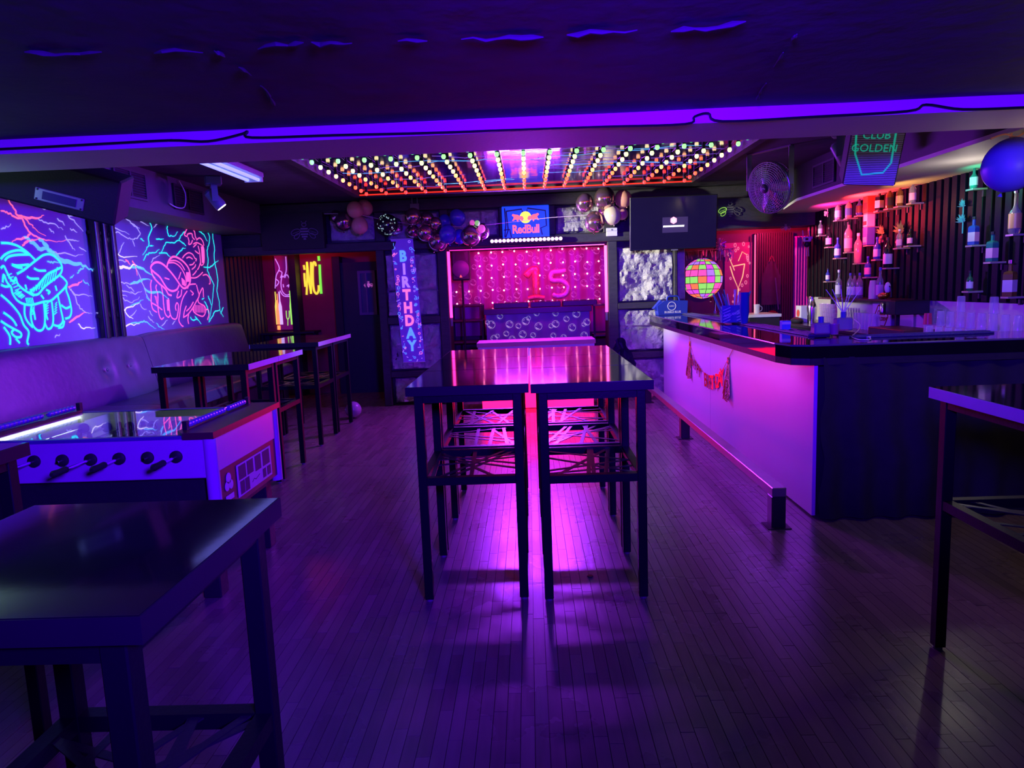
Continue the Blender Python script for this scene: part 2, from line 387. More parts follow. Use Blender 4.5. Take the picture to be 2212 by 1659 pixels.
stone(1.25, 1.98, .66, 1.24, seed=10, blocks={'z': [.99], 'x': []})
stone(1.25, 1.98, .03, .55, seed=11)
tb = lambda x0, x1, z0, z1, y0=BY-.07, y1=BY+.08: MB().bevbox(x0, x1, y0, y1, z0, z1, .008).build('timber', m_timber, wb)
tb(-2.09, -1.98, 0, 2.2); tb(-1.24, -1.11, 0, 2.2); tb(1.11, 1.24, 0, 2.2); tb(2.015, 2.06, 1.3, 2.1)
tb(-1.98, -1.24, 1.155, 1.255); tb(-1.98, -1.24, .405, .49); tb(1.24, 2.2, 1.25, 1.335); tb(1.24, 1.98, .56, .65)
tb(-4.2, 2.2, 2.18, 2.30, BY-.10); tb(-4.2, 3.0, 2.70, 2.85, BY-.13)
tb(-2.08, -1.95, 2.30, 2.70); tb(-1.18, -1.07, 2.30, 2.70); tb(-.36, -.30, 2.30, 2.7); tb(.32, .40, 2.30, 2.7); tb(1.06, 1.22, 2.3, 2.7)
struct(MB().box(-3.62, -2.76, 9.82, 9.98, 2.24, 2.72).build('trim_3', m_black), 'black box panel above the left passage carrying a bee emblem')
# stage recess
stg = mat('dark_magenta_wall', (.16, .03, .09), .55)
struct(MB().box(-1.34, -1.25, BY+.5, 11.75, 0, 2.3).box(1.25, 1.34, BY+.5, 11.75, 0, 2.3).box(-1.34, 1.34, 11.68, 11.78, 0, 2.3).box(-1.34, 1.34, BY+.5, 11.75, 2.24, 2.3).build('wall_back', stg), 'dark walls of the small stage recess')
# passage on the left
struct(MB().box(-4.5, -2.0, 11.56, 11.7, 0, 2.86).build('wall_back', m_red_wall), 'dark red wall at the end of the left passage')
struct(MB().box(-2.2, -2.08, 10.5, 11.56, 0, 2.86).build('wall_right', m_black), 'dark side wall of the left passage')
wsl = struct(MB().box(-4.5, -4.3, 9.86, 11.6, 0, 2.86).build('wall_left', mat('brown_red_wall', (.16, .04, .03), .6)), 'slatted left wall of the passage')
me = MB().bevbox(0, .05, -.05, .05, 0, 2.3, .004).mesh('slat', m_black)
for i in range(11): o = link('slat', me, wsl); o.location = (-4.3, 9.98+.145*i, 0)
# door frames in the passage
d1 = struct(MB().box(-2.98, -2.30, 11.40, 11.55, 0, 2.1).build('door_1', mat('dark_blue_door', (.02, .02, .04), .45)), 'dark door at the end of the left passage')
MB().box(-2.66, -2.46, 11.36, 11.40, 1.30, 1.92).build('door_window', mat('dim_door_glass', (.10, .09, .16), .12), d1)
MB().box(-2.70, -2.66, 11.34, 11.40, 1.26, 1.96).box(-2.46, -2.42, 11.34, 11.40, 1.26, 1.96).box(-2.66, -2.46, 11.34, 11.40, 1.92, 1.96).box(-2.66, -2.46, 11.34, 11.4, 1.26, 1.30).build('window_frame', mat('violet_grey_frame', (.16, .13, .24), .5), d1)
MB().box(-2.575, -2.555, 11.33, 11.37, 1.30, 1.92).build('window_bar', m_grey, d1)
struct(MB().box(-3.10, -2.98, 11.36, 11.56, 0, 2.2).build('trim_4', m_black), 'black door post in the left passage')
struct(MB().box(-3.78, -3.67, 11.30, 11.56, 0, 2.3).build('trim_5', m_black), 'black post beside the yellow lettering')
# region behind the bar
struct(MB().box(2.2, 4.75, 11.56, 11.7, 0, 2.86).build('wall_back', mat('dark_plum_wall', (.22, .05, .09), .5)), 'plum wall behind the far end of the bar')
struct(MB().box(2.2, 2.26, 10.5, 11.56, 0, 2.86).build('wall_left', m_black), 'dark side wall at the far end of the bar')
wr = struct(MB().box(4.04, 4.2, 4.2, 10.35, 1.0, 2.9).box(4.04, 4.6, 4.0, 4.2, 0, 2.9).build('wall_right', mat('black_backing', (.006, .005, .010), .4, spec=.15)), 'black slatted wall behind the bar')
me = MB().bevbox(-.06, .02, -.042, .042, 1.32, 2.56, .004).mesh('slat', mat('black_slat', (.006, .005, .009), .5, spec=.12, bump=.1, bscale=60))
for i in range(48): o = link('slat', me, wr); o.location = (4.03, 4.3+.127*i, 0)
m_mag = mat('magenta_curtain', (.85, .02, .40), .5)
wv = []; n = 30
for i in range(n+1): wv.append((4.0+.26*i/n, 10.9+.025*math.sin(i*1.3)))
mb = MB(); vs = []
for z in (0.0, 2.2): vs += [(a, b, z) for a, b in wv]
mb.add(vs, [(i, i+1, n+2+i, n+1+i) for i in range(n)]); o = mb.build('door_curtain', m_mag, None, True)
tag(o, 'magenta strip curtain in the doorway between the two slatted walls', 'curtain')
# slats left of that doorway
ws2 = struct(MB().box(3.60, 4.0, 11.46, 11.55, .9, 2.3).build('wall_back', mat('red_backing', (.12, .02, .03), .4)), 'slatted wall panel at the far end behind the bar')
me = MB().box(0, .022, -.03, 0, .9, 2.3).mesh('slat', mat('dark_red_slat', (.16, .05, .06), .4))
for i in range(16): o = link('slat', me, ws2); o.location = (3.62+i*.036, 11.46, 0)
# white soffit above the bottle wall
mb = MB(); poly = [(3.14, 3.9), (4.04, 3.9), (4.04, 10.1), (3.62, 10.9), (3.14, 8.5)]
mb.prism(poly, .03, Matrix.Translation((0, 0, 2.47))); struct(mb.build('trim_6', m_soffit), 'white sloping soffit above the bottle wall')
struct(MB().prism([(3.14, 3.9), (4.04, 3.9), (4.04, 10.1), (3.62, 10.9), (3.14, 8.5)], .36, Matrix.Translation((0, 0, 2.5))).build('trim_7', mat('black_soffit_face', (.035, .035, .038), .6)), 'black fascia of the bar soffit with the vents')
# ---------------------------------------------------------------- high tables
def high_table(label, x0, x1, y0, y1, T, zs, group=None, seed=0, light=False):
    rnd = random.Random(seed); cx, cy = (x0+x1)/2, (y0+y1)/2; W = (x1-x0)/2-.003; D = (y1-y0)/2-.003
    t = thing('high_table', label, 'table', (cx, cy, 0), 0, group)
    top = MB().box(-W+.004, W-.004, -D+.004, D-.004, T-.045, T).build('table_top', m_gloss, t)
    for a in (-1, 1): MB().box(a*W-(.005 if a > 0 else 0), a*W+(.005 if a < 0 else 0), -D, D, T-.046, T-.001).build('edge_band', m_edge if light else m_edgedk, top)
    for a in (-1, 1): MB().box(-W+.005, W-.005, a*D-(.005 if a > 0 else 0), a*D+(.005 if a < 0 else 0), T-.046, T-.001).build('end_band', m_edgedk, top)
    L = .045; lx = W-.06; ly = D-.04
    lm = MB().bevbox(-L/2, L/2, -L/2, L/2, 0.012, T-.045, .003).mesh('leg', m_blacksat)
    fm = MB().cyl((0, 0, 0), (0, 0, .014), .018, 10).mesh('foot_cap', m_grey)
    for a in (-1, 1):
        for b in (-1, 1):
            o = link('leg', lm, t); o.location = (a*lx, b*ly, 0)
            f = link('foot_cap', fm, o)
    for b in (-1, 1):
        MB().box(-lx, lx, b*ly-.02, b*ly+.02, T-.085, T-.045).build('apron', m_blacksat, t)
        MB().box(-lx, lx, b*ly-.02, b*ly+.02, zs-.04, zs).build('shelf_rail', m_blacksat, t)
    for a in (-1, 1):
        MB().box(a*lx-.02, a*lx+.02, -ly, ly, T-.085, T-.045).build('apron', m_blacksat, t)
        MB().box(a*lx-.02, a*lx+.02, -ly, ly, zs-.04, zs).build('shelf_rail', m_blacksat, t)
    mb = MB()
    for i in range(9):
        s1 = rnd.random(); s2 = rnd.random()
        if i % 2: p, q = (-lx, (s1*2-1)*ly), (lx, (s2*2-1)*ly)
        else: p, q = ((s1*2-1)*lx, -ly), ((s2*2-1)*lx, ly)
        mb.bar((p[0], p[1], zs-.008-.0004*i), (q[0], q[1], zs-.008-.0004*i), .022, .004)
    mb.build('lattice_shelf', m_lattice, t)
    return t
T0 = 1.13; ys = (3.47, 4.17, 4.87, 5.57); nm = ('nearest', 'middle', 'farthest')
for i in range(3):
    high_table(f'{nm[i]} glossy black high table of the left row in the centre', -.63, -.015+.004, ys[i], ys[i+1], T0, .66, 'centre high tables', i+1)
    high_table(f'{nm[i]} glossy black high table of the right row in the centre', -.008, .60, ys[i]-.03, ys[i+1]-.03, T0, .66, 'centre high tables', i+11)
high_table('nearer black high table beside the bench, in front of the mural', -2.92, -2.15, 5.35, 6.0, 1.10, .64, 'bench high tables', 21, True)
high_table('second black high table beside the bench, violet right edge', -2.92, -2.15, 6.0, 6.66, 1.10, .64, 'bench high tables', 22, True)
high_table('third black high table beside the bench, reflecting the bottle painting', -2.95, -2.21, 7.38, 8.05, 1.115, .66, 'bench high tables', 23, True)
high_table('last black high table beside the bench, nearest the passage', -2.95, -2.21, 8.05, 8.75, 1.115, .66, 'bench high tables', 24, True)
high_table('large dark high table in the left foreground corner', -1.20, -.60, 1.00, 1.62, 1.13, .62, None, 25)
high_table('black high table cut off by the left frame edge before the football table', -2.45, -1.76, 1.85, 2.40, 1.13, .62, None, 26)
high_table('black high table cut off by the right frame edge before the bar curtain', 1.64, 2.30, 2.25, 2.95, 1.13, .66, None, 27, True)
# ---------------------------------------------------------------- bench
b = thing('banquette', 'long dark leather bench along the mural wall', 'bench', (-3.9, 7, 0))
def cushion(name, pts, y0, y1, dimples=(), parent=b, tuck=.03):
    """profile pts in XZ swept along Y, local to the bench root"""
    n = 130; P = smooth_pts([(p[0]+3.9, 0, p[1]) for p in pts], 6, True); m2 = len(P); vs = []; fs = []
    for j in range(n+1):
        t = j/n; Y = y0+(y1-y0)*t-7; k = 1-tuck*(abs(2*t-1)**10)*3
        c = sum(P, Vector())/m2
        for p in P:
            q = c+(p-c)*k; d = 0
            for (dy, dz, r, h) in dimples:
                d += h*math.exp(-((Y+7-dy)**2+(q.z-dz)**2)/r**2)
            vs.append((q.x-d if q.x > c.x-.01 else q.x, Y, q.z))
    for j in range(n):
        for k in range(m2): fs.append((j*m2+k, j*m2+(k+1) % m2, (j+1)*m2+(k+1) % m2, (j+1)*m2+k))
    fs.append(tuple(range(m2))); fs.append(tuple(n*m2+k for k in range(m2)))
    return MB().add(vs, fs).build(name, m_leather, parent, True)
BK = [(-4.17, .64), (-4.17, 1.0), (-4.17, 1.24), (-4.15, 1.27), (-4.08, 1.24), (-4.02, 1.0), (-3.96, .75), (-3.97, .64)]
cushion('back_cushion', BK, 3.6, 7.40, [(6.62, .98, .075, .05), (7.02, .97, .075, .05)])
cushion('back_cushion', BK, 7.41, 10.02, [])
ST = [(-4.1, .52), (-4.1, .655), (-3.8, .665), (-3.45, .66), (-3.38, .61), (-3.42, .52)]
for a, c in ((3.6, 6.4), (6.41, 8.3), (8.31, 10.0)): cushion('seat_cushion', ST, a, c, tuck=.015)
MB().box(-.28, .42, -3.4, 3.0, 0, .52).build('plinth', m_black, b)
for yy in (6.62, 7.02): MB().sphere((-4.02+3.9, yy-7, .975), .016, 10, 6, (.5, 1, 1)).build('tuft_button', m_leather, b, True)
# ---------------------------------------------------------------- neon mural
mur = thing('neon_mural', 'fluorescent wall painting of two huge fists and lightning above the bench', 'mural', (-4.185, 7, 1.2))
MB().box(-.012, .0, -3.2, 2.84, .05, 1.36).build('painted_panel', m_mural, mur)
def za(p): return (p[0]/4.607, 400+p[1]/4.607)
def zb(p): return (280+p[0]/5.925, 460+p[1]/5.925)
def stroke_set(name, m_, wd, sets, conv, jag=0, k=5):
    mb = MB(); M = Matrix(((0, 0, 1, .002), (1, 0, 0, 0), (0, 1, 0, 0), (0, 0, 0, 1)))
    for s in sets:
        w2 = wd
        if isinstance(s[0], (int, float)): w2 = s[0]*.64; s = s[1:]
        P = []
        for q in s:
            a = onX(*conv(q), -4.188); P.append((a.y-7, a.z-1.2))
        P = smooth_pts([(p[0], p[1], 0) for p in P], k) if not jag else [Vector((p[0], p[1], 0)) for p in P]
        if jag:
            Q = []
            for i in range(len(P)-1):
                for j in range(4):
                    q = P[i].lerp(P[i+1], j/4); q += Vector((random.uniform(-jag, jag), random.uniform(-jag, jag), 0)) if j else Vector(); Q.append(q)
            P = Q+[P[-1]]
        P = [p for p in P if .05 < p.y < 1.36 and -3.2 < p.x < 2.84]
        if len(P) > 1: mb.ribbon(P, w2, M, .004, taper=bool(jag))
    o = mb.build(name, m_, mur); o['kind'] = 'stuff'; return o
fist = [[(0,575),(80,578),(160,600),(230,640),(285,685),(345,745)], [(0,740),(40,695),(110,660),(200,650),(290,690)], [(40,755),(75,715),(150,695),(290,690)],
 [(160,885),(230,845),(300,790),(370,735),(430,695),(500,690),(560,730),(605,790),(610,850),(580,900),(500,960),(430,1020),(380,1080),(330,1090),(290,1050)],
 [(290,1050),(350,1020),(410,950),(470,885),(540,850),(600,820)], [(110,790),(170,800),(280,790)], [(110,790),(160,815),(215,825)], [(330,825),(380,850),(450,850)], [(260,905),(300,930),(380,930)],
 [(0,830),(30,805),(55,850),(90,920),(130,960),(150,920),(170,980),(230,1040),(330,1100)],
 [(0,990),(50,1010),(100,1010),(120,1080),(170,1150),(240,1185),(320,1190),(430,1160),(500,1150),(560,1100),(640,1020),(660,970),(620,920),(590,900)],
 [(20,970),(30,890),(60,960),(100,1010)], [(240,1190),(240,1290),(270,1360),(320,1415)], [(310,1190),(300,1290),(320,1390),(370,1445),(420,1435),(440,1370),(440,1280),(430,1170)],
 [(440,1370),(470,1430),(510,1410),(525,1330),(510,1160)], [(525,1390),(580,1400),(620,1350),(600,1240),(570,1100)], [(640,1330),(690,1310),(705,1240),(680,1120),(655,1050),(655,990)],
 [(570,1420),(620,1410),(635,1350)], [(600,1190),(650,1225),(690,1210)], [(345,1340),(330,1260),(300,1240)], [(470,1340),(450,1270),(450,1180)],
 [(0,1090),(60,1140),(130,1210),(190,1290),(230,1390),(280,1460),(265,1560),(280,1585)], [(25,1265),(90,1310),(130,1350),(160,1400)],
 [(0,1350),(60,1390),(130,1430),(200,1470),(200,1510),(150,1510),(110,1470),(130,1440)], [(30,1410),(90,1500),(95,1590)], [(150,1525),(190,1570)],
 [(450,1040),(490,1060),(470,1085)], [(545,1000),(560,1050)], [(400,1090),(430,1130)], [(245,990),(260,1040)]]
hat = [[(300+i*26, 1060-i*14+20), (330+i*26, 1075-i*19-60-i*3)] for i in range(10)] + [[(60+i*16, 900+i*30), (110+i*16, 880+i*30)] for i in range(8)] + [[(130+i*14, 1080+i*10), (175+i*13, 1050+i*10)] for i in range(6)] + [[(250+i*16, 1120), (262+i*16, 1175)] for i in range(5)]
hat += [[(440+i*3, 1290-i*25), (475, 1270-i*25)] for i in range(5)] + [[(530+i*3, 1290-i*25), (560, 1265-i*25)] for i in range(5)] + [[(310+i*3, 1290-i*20), (335, 1270-i*20)] for i in range(4)]
stroke_set('fist_outline', n_cyan, .021, fist, za); stroke_set('fist_hatching', n_cyan, .009, hat, za)
fig = [[.038,(265,720),(270,680),(310,640),(360,632),(410,650),(470,700),(540,780),(600,860),(640,920),(690,965),(740,940),(770,880),(770,800),(750,710),(700,640),(640,590),(570,560),(520,580),(485,640),(470,700)],
 [.036,(265,720),(310,760),(380,820),(430,900),(480,970),(540,1000),(600,980),(625,930)], [.034,(270,740),(300,820),(370,900),(450,970),(490,1040),(530,1055)],
 [(490,640),(570,640),(640,690),(690,770),(715,850),(715,930)], [(500,615),(580,610),(650,650),(700,730)], [(275,860),(262,920),(270,1020),(270,1140),(290,1230),(340,1270)],
 [(340,920),(330,960),(355,1050),(355,1180),(370,1300),(400,1360),(430,1340)], [(275,1150),(330,1180),(360,1200),(410,1240)], [(400,940),(420,1050),(430,1180),(450,1290),(490,1335),(510,1310)],
 [(490,1090),(500,1200),(515,1300),(545,1350),(590,1355),(610,1290),(620,1190),(600,1150),(580,1200),(590,1250)], [(670,580),(700,540),(750,510),(800,530),(830,580),(850,590),(840,620)],
 [(720,580),(760,565),(800,590)], [(760,665),(800,660),(825,630)], [(790,725),(830,690),(840,660)], [(800,800),(830,770),(850,740)], [(900,640),(880,700),(860,730)],
 [(810,400),(850,380),(900,400),(940,440),(950,540),(945,640),(910,670),(900,600),(890,500),(870,420)], [(810,440),(850,400)], [(830,480),(850,500),(880,520)],
 [(700,270),(720,220),(745,185),(790,200),(825,240),(835,300),(850,330)], [(700,240),(695,280),(730,300),(740,270),(790,265),(800,310),(825,340)], [(740,310),(755,360),(750,400),(780,395),(800,350)],
 [(850,350),(890,320),(930,360),(945,420)], [(780,830),(840,830),(890,800),(930,760)], [(930,800),(980,790),(1020,840),(1025,900),(1010,910)], [(735,970),(760,920),(840,910)],
 [(730,1000),(680,1080),(650,1180),(635,1300),(625,1380),(660,1440),(680,1450)], [(850,920),(870,1000),(885,1060),(850,1130),(800,1220),(740,1300),(680,1340)], [(770,990),(810,1030),(790,1055)],
 [(810,1140),(770,1210),(720,1260)], [(720,1190),(695,1260),(685,1330)], [(880,1060),(930,960),(940,1080)], [(870,1110),(880,1150),(950,1190),(970,1250),(940,1320),(880,1310),(820,1270),(800,1220)],
 [(960,1240),(1000,1240),(1010,1300),(990,1370)], [(750,1300),(740,1360),(750,1420)], [(650,760),(620,850)], [(440,830),(500,850)], [(660,980),(650,1060),(600,1085),(620,1000)]]
fh = [[(720+i*6, 760), (724+i*6, 880)] for i in range(7)] + [[(660+i*9, 830+i*8), (670+i*9, 920+i*5)] for i in range(5)] + [[(310+i*8, 1060+i*20), (340, 1080+i*20)] for i in range(5)] + [[(470+i*7, 1110), (480+i*6, 1250)] for i in range(5)] + [[(820+i*18, 1180), (815+i*19, 1275)] for i in range(8)] + [[(910+i*6, 430), (925+i*5, 640)] for i in range(5)]
stroke_set('figure_outline', n_pink, .015, fig, zb); stroke_set('figure_hatching', n_pink, .008, fh, zb)
LW = .013
stroke_set('lightning', n_blue, .05, [[.06,(230,520),(320,570),(400,640),(470,640),(540,700)],[.075,(380,530),(440,590),(490,650),(540,700),(610,750),(700,770),(800,780),(880,840),(940,850)],[.03,(460,760),(520,775),(600,760)],[.03,(760,880),(800,830),(840,815)],[.02,(690,930),(730,890)],[.02,(820,940),(880,1000)]], za, .012)
stroke_set('lightning', n_white, .05, [[.055,(920,850),(1000,810),(1080,860),(1150,840),(1220,810),(1280,830),(1330,790),(1400,830)],[.02,(1090,700),(1140,690),(1250,715),(1360,710)],[.02,(1240,1240),(1270,1300),(1320,1330)],[.025,(1180,1440),(1270,1390),(1382,1380)],[.025,(1150,1290),(1240,1240),(1300,1210),(1382,1170)],[.02,(770,1380),(830,1430),(940,1420)]], za, .012)
stroke_set('lightning', n_coral, .022, [[.03,(0,260),(60,265),(130,310),(210,330),(240,400),(290,470),(370,520),(450,550),(560,565),(650,545)],[.028,(60,120),(100,190),(150,250),(155,290),(230,320),(300,390),(350,440),(450,505)],[(160,290),(260,325),(370,330),(430,300)],[(290,470),(270,520),(180,535),(110,570)],[(670,1015),(770,990),(810,950)],[(210,600),(250,570),(310,545),(400,530)],[(680,1370),(760,1310),(850,1265)],[(1310,750),(1340,800),(1360,900)],[(1240,740),(1290,790)]], za, .008)
stroke_set('lightning', n_pale, LW, [[(660,240),(680,320),(740,370),(820,460)],[(370,330),(450,370),(540,385),(620,445)],[(1050,390),(1130,410),(1190,450),(1280,490)],[(1090,540),(1120,480),(1180,470),(1250,520),(1320,540),(1382,500)],[(1130,960),(1210,965),(1290,990),(1382,960)],[(1110,1010),(1180,1040),(1260,1060),(1330,1080)],[(1170,1140),(1210,1110),(1240,1150),(1310,1170),(1382,1110)],[(680,1020),(740,1090),(830,1085),(910,1105)],[(700,1030),(750,1130),(790,1230),(850,1270),(910,1275)],[(520,670),(620,675),(720,700),(820,690)],[(510,200),(560,205),(640,235)],[(370,200),(420,230),(470,240)],[(650,545),(720,545),(780,555)],[(480,430),(530,480)],[(780,615),(850,660)],[(1090,655),(1130,570)],[(1170,690),(1200,630),(1230,570)],[(1240,330),(1290,360),(1330,410),(1382,430)],[(1060,530),(1080,560)],[(940,540),(1010,530),(1060,570)],[(950,1270),(1050,1275),(1120,1280)],[(960,990),(1000,1130)],[(0,440),(40,430),(100,385)],[(680,310),(760,290),(800,260)],[(640,500),(700,600),(740,650)],[(1250,760),(1180,745),(1120,740)],[(1120,830),(1130,760)],[(960,910),(1000,930)],[(1130,1080),(1200,1085),(1260,1110)],[(1250,990),(1310,1035),(1330,1060)],[(560,330),(600,360),(640,400)],[(690,430),(760,470)],[(540,1520),(590,1480)]], za, .010)
stroke_set('lightning', n_cyan, .016, [[(490,130),(470,200),(490,290),(560,300),(610,240)],[(240,100),(280,200),(235,310),(240,400),(210,470),(160,540)],[.022,(700,240),(650,290),(630,350),(560,385),(470,375),(430,430),(400,500),(370,525)],[(370,510),(470,515),(515,560)],[(630,350),(690,390),(715,425)],[(590,550),(640,490),(680,450),(710,450)],[.022,(170,610),(210,530),(280,510),(340,500),(375,465)],[(835,155),(880,230),(940,270),(990,360)],[.022,(970,180),(1020,310),(1010,400),(985,480),(1000,600),(990,740),(1040,850),(1075,920),(1060,1080),(1040,1220),(1010,1400)],[.022,(1055,180),(1060,330),(1080,430),(1080,600),(1110,760),(1125,860),(1110,1000),(1140,1120),(1150,1250),(1195,1330)],[(1195,1210),(1160,1290)],[(1150,1240),(1080,1270),(1040,1350),(1010,1400)],[(940,690),(1020,700),(1085,640),(1130,610)],[(920,1110),(950,1090)],[(950,1130),(990,1200),(1010,1300)],[(1000,1060),(1040,1180)],[(770,1330),(800,1370),(860,1360),(910,1420)],[(130,330),(180,360)],[(330,330),(380,335),(430,330)],[(250,420),(300,420)],[(830,1320),(870,1370)]], zb, .008)
stroke_set('lightning', n_blue, .03, [[.045,(180,960),(240,1010),(320,1015),(400,1020),(490,1100)],[(0,910),(110,880),(160,850),(260,860)],[.02,(0,1190),(100,1150),(170,1110)],[.02,(210,1040),(220,1090),(260,1130)],[.028,(0,1420),(100,1410),(180,1380),(240,1420),(330,1480)],[.016,(330,1410),(380,1460),(440,1490)],[.05,(0,680),(70,690),(150,710),(220,760),(320,830)]], zb, .010)
stroke_set('lightning', n_pale, .012, [[(80,720),(130,830),(180,950),(200,1030),(260,1130)],[(0,130),(90,180),(130,260),(90,330),(0,340)],[(30,350),(60,430)],[(100,80),(170,130),(240,165)],[(300,190),(350,140),(430,140)],[(270,640),(300,580),(380,540)],[(0,1330),(50,1290),(80,1240)],[(0,1010),(70,1040),(150,1000)],[(230,1320),(260,1370),(310,1400)],[(540,1430),(580,1380)],[(400,1450),(480,1370)],[(240,1250),(290,1320)],[(120,1160),(160,1220),(210,1240)],[(640,160),(620,190)]], zb, .008)
# three black pipes in front of the mural
for i, (yy, r) in enumerate(((6.84, .045), (6.985, .032), (7.125, .038))):
    t = MB().cyl((0, 0, 0), (0, 0, 1.32), r, 14); 
    o = t.build('wall_pipe', mat('black_pipe', (.012, .012, .02), .3), None, True); o.location = (-4.13, yy, 1.265)
    tag(o, ('leftmost and thickest', 'middle and thinnest', 'rightmost')[i]+' of three black vertical pipes crossing the mural', 'pipe')
    for zc_ in (.2, 1.0): MB().box(-.035, .0, -.05, .05, zc_, zc_+.03).build('pipe_clamp', m_black, o)
# ---------------------------------------------------------------- football table
FX0, FX1, FY0, FY1, FZ = -3.10, -1.66, 3.56, 4.50, .92
t = thing('football_table', 'white table football game with lit playfield under glass', 'football table', ((FX0+FX1)/2, (FY0+FY1)/2, 0))
hx, hy = (FX1-FX0)/2, (FY1-FY0)/2
fw_ = mat('football_white', (.62, .62, .66), .3, var=.05)
fi = mat('football_inner_white', (.80, .82, .80), .4, var=.03)
MB().bevbox(-hx, hx, -hy, -hy+.035, .68, FZ-.03, .004).build('side_panel', fw_, t)
MB().bevbox(-hx, hx, hy-.035, hy, .68, FZ-.03, .004).build('side_panel', fw_, t)
MB().bevbox(hx-.03, hx, -hy+.035, hy-.035, .70, FZ-.03, .004).build('end_panel', fw_, t)
MB().bevbox(-hx, -hx+.03, -hy+.035, hy-.035, .70, FZ-.03, .004).build('end_panel', fw_, t)
lowp = MB().box(hx-.035, hx-.005, -hy+.05, hy-.05, .46, .70).build('lower_end_panel', m_brownw, t)
MB().box(-hx+.03, hx-.035, -hy+.06, hy-.06, .42, .68).build('cabinet_base', m_black, t)
MB().box(-hx+.035, hx-.035, -hy+.036, hy-.036, .70, .715).build('playfield', fi, t)
MB().box(-hx+.03, hx-.30, hy-.042, hy-.035, .715, FZ-.02).box(hx-.2, hx-.19, -hy+.04, hy-.04, .715, FZ-.03).box(-hx+.16, -hx+.17, -hy+.04, hy-.04, .715, FZ-.03).build('inner_wall', fi, t)
MB().box(-.004, .004, -hy+.05, hy-.05, .7155, .717).lathe([(.11, .7155), (.11, .7165)], 24).build('field_marking', mat('grey_line', (.35, .4, .42), .5), t)
for s in (-1, 1):
    for s2 in (-1, 1):
        MB().lathe([(.035, .42), (.035, FZ-.02)], 14, Matrix.Translation((s*(hx-.02), s2*(hy-.02), 0))).build('corner_post', fw_, t, True)
        MB().bevbox(s*(hx-.1)-.05, s*(hx-.1)+.05, s2*(hy-.1)-.05, s2*(hy-.1)+.05, 0, .42, .006).build('leg', m_black, t)
for s in (-1, 1):
    poly = [(hx+.02, -hy-.02), (hx+.02, hy+.02), (hx-.16, hy+.02), (hx-.20, hy-.05), (hx-.20, -hy+.05), (hx-.14, -hy-.02)]
    M = Matrix.Translation((0, 0, FZ-.03)) if s > 0 else Matrix.Translation((0, 0, FZ-.03)) @ Matrix.Scale(-1, 4, (1, 0, 0))
    e = MB().prism(poly, .035, M).build('end_cap', m_brownw, t)
    bm_ = mat('violet_beads', (.18, .15, .5), .3)
    sc = MB().cyl((s*(hx-.17), -.36, FZ+.035), (s*(hx-.17), .36, FZ+.035), .003, 6).build('score_wire', m_chrome, e)
    bead = MB().lathe([(.010, -.016), (.017, -.010), (.017, .010), (.010, .016)], 10, Matrix.Rotation(R(90), 4, 'X')).mesh('score_bead', bm_, True)
    for i in range(20):
        o = link('score_bead', bead, e); o.location = (s*(hx-.17), -.36+.036*i+(.05 if i > 12 else 0), FZ+.027)
    for yh in (-.40, .43): MB().box(s*(hx-.17)-.012, s*(hx-.17)+.012, yh, yh+.03, FZ, FZ+.05).build('score_holder', m_black, e)
MB().box(-hx+.12, hx-.16, -hy+.02, hy-.02, FZ-.022, FZ-.014).build('glass_top', mat('football_glass', (.95, 1, .98), .01, trans=1., var=0, spec=.6), t)
for s in (-1, 1): MB().box(-hx+.1, hx-.14, s*hy-(.002 if s < 0 else .03), s*hy+(.03 if s < 0 else .002), FZ-.03, FZ-.012).build('glass_frame', mat('blue_frame', (.10, .10, .30), .35), t)
MB().box(-hx+.175, -hx+.185, -hy+.05, hy-.05, FZ-.055, FZ-.042).box(hx-.215, hx-.205, -hy+.05, hy-.05, FZ-.055, FZ-.042).build('led_strip', mat('white_led', (1, 1, 1), .5, emit=(.85, 1.0, .95), es=7), t)
xs = [-.52, -.37, -.22, -.07, .08, .23, .38, .53]
man = MB().box(-.012, .012, -.008, .008, -.075, .03).sphere((0, 0, .04), .014, 10, 6).lathe([(.017, -.012), (.017, .012)], 10, Matrix.Rotation(R(90), 4, 'X')).mesh('player_figure', m_black, True)
tilt = [0, .3, 0, 0, -.2, 0, 0, 0]
for i, xx in enumerate(xs):
    out = -.20 if i in (2, 4) else -.13
    far = 1 if i in (1, 3, 6) else 0
    rd = MB().cyl((xx, -hy+(out if not far else -.05), .80), (xx, hy+(.12 if far else .05), .80), .008, 8).build('rod', m_chrome, t, True)
    s = 1 if far else -1
    ye = hy+.12 if far else -hy+out
    MB().lathe([(.012, 0), (.017, .01), (.015, .05), (.018, .10), (.010, .115)], 12, frame((xx, ye, .80), (1, 0, 0), (0, 0, 1)) if not far else frame((xx, ye, .80), (-1, 0, 0), (0, 0, 1))).build('handle', m_black, rd, True)
    MB().lathe([(.032, 0), (.032, .012), (.02, .018)], 18, frame((xx, -hy-.002, .80), (1, 0, 0), (0, 0, 1))).build('rod_bushing', m_black, rd, True)
    MB().lathe([(.032, 0), (.032, .012), (.012, .016)], 18, frame((xx, hy-.045, .80), (1, 0, 0), (0, 0, 1))).build('inner_bushing', m_black, rd, True)
    for q in range((1, 2, 3, 5, 5, 3, 2, 1)[i]):
        n = (1, 2, 3, 5, 5, 3, 2, 1)[i]; o = link('player_figure', man, rd); o.location = (xx, (q-(n-1)/2)*(.62/max(1, n-1) if n > 2 else .26), .80); o.rotation_euler = (0, tilt[i], 0)
pm = fright((0, 0, 0)); M = frame((hx-.003, 0, .575), (0, 1, 0), (0, 0, 1))
po = MB().prism([(-.20, -.085), (.32, -.085), (.32, .10), (-.20, .10)], .003, M).build('poster', mat('poster_paper', (.72, .70, .74), .6), lowp)
mb = MB()
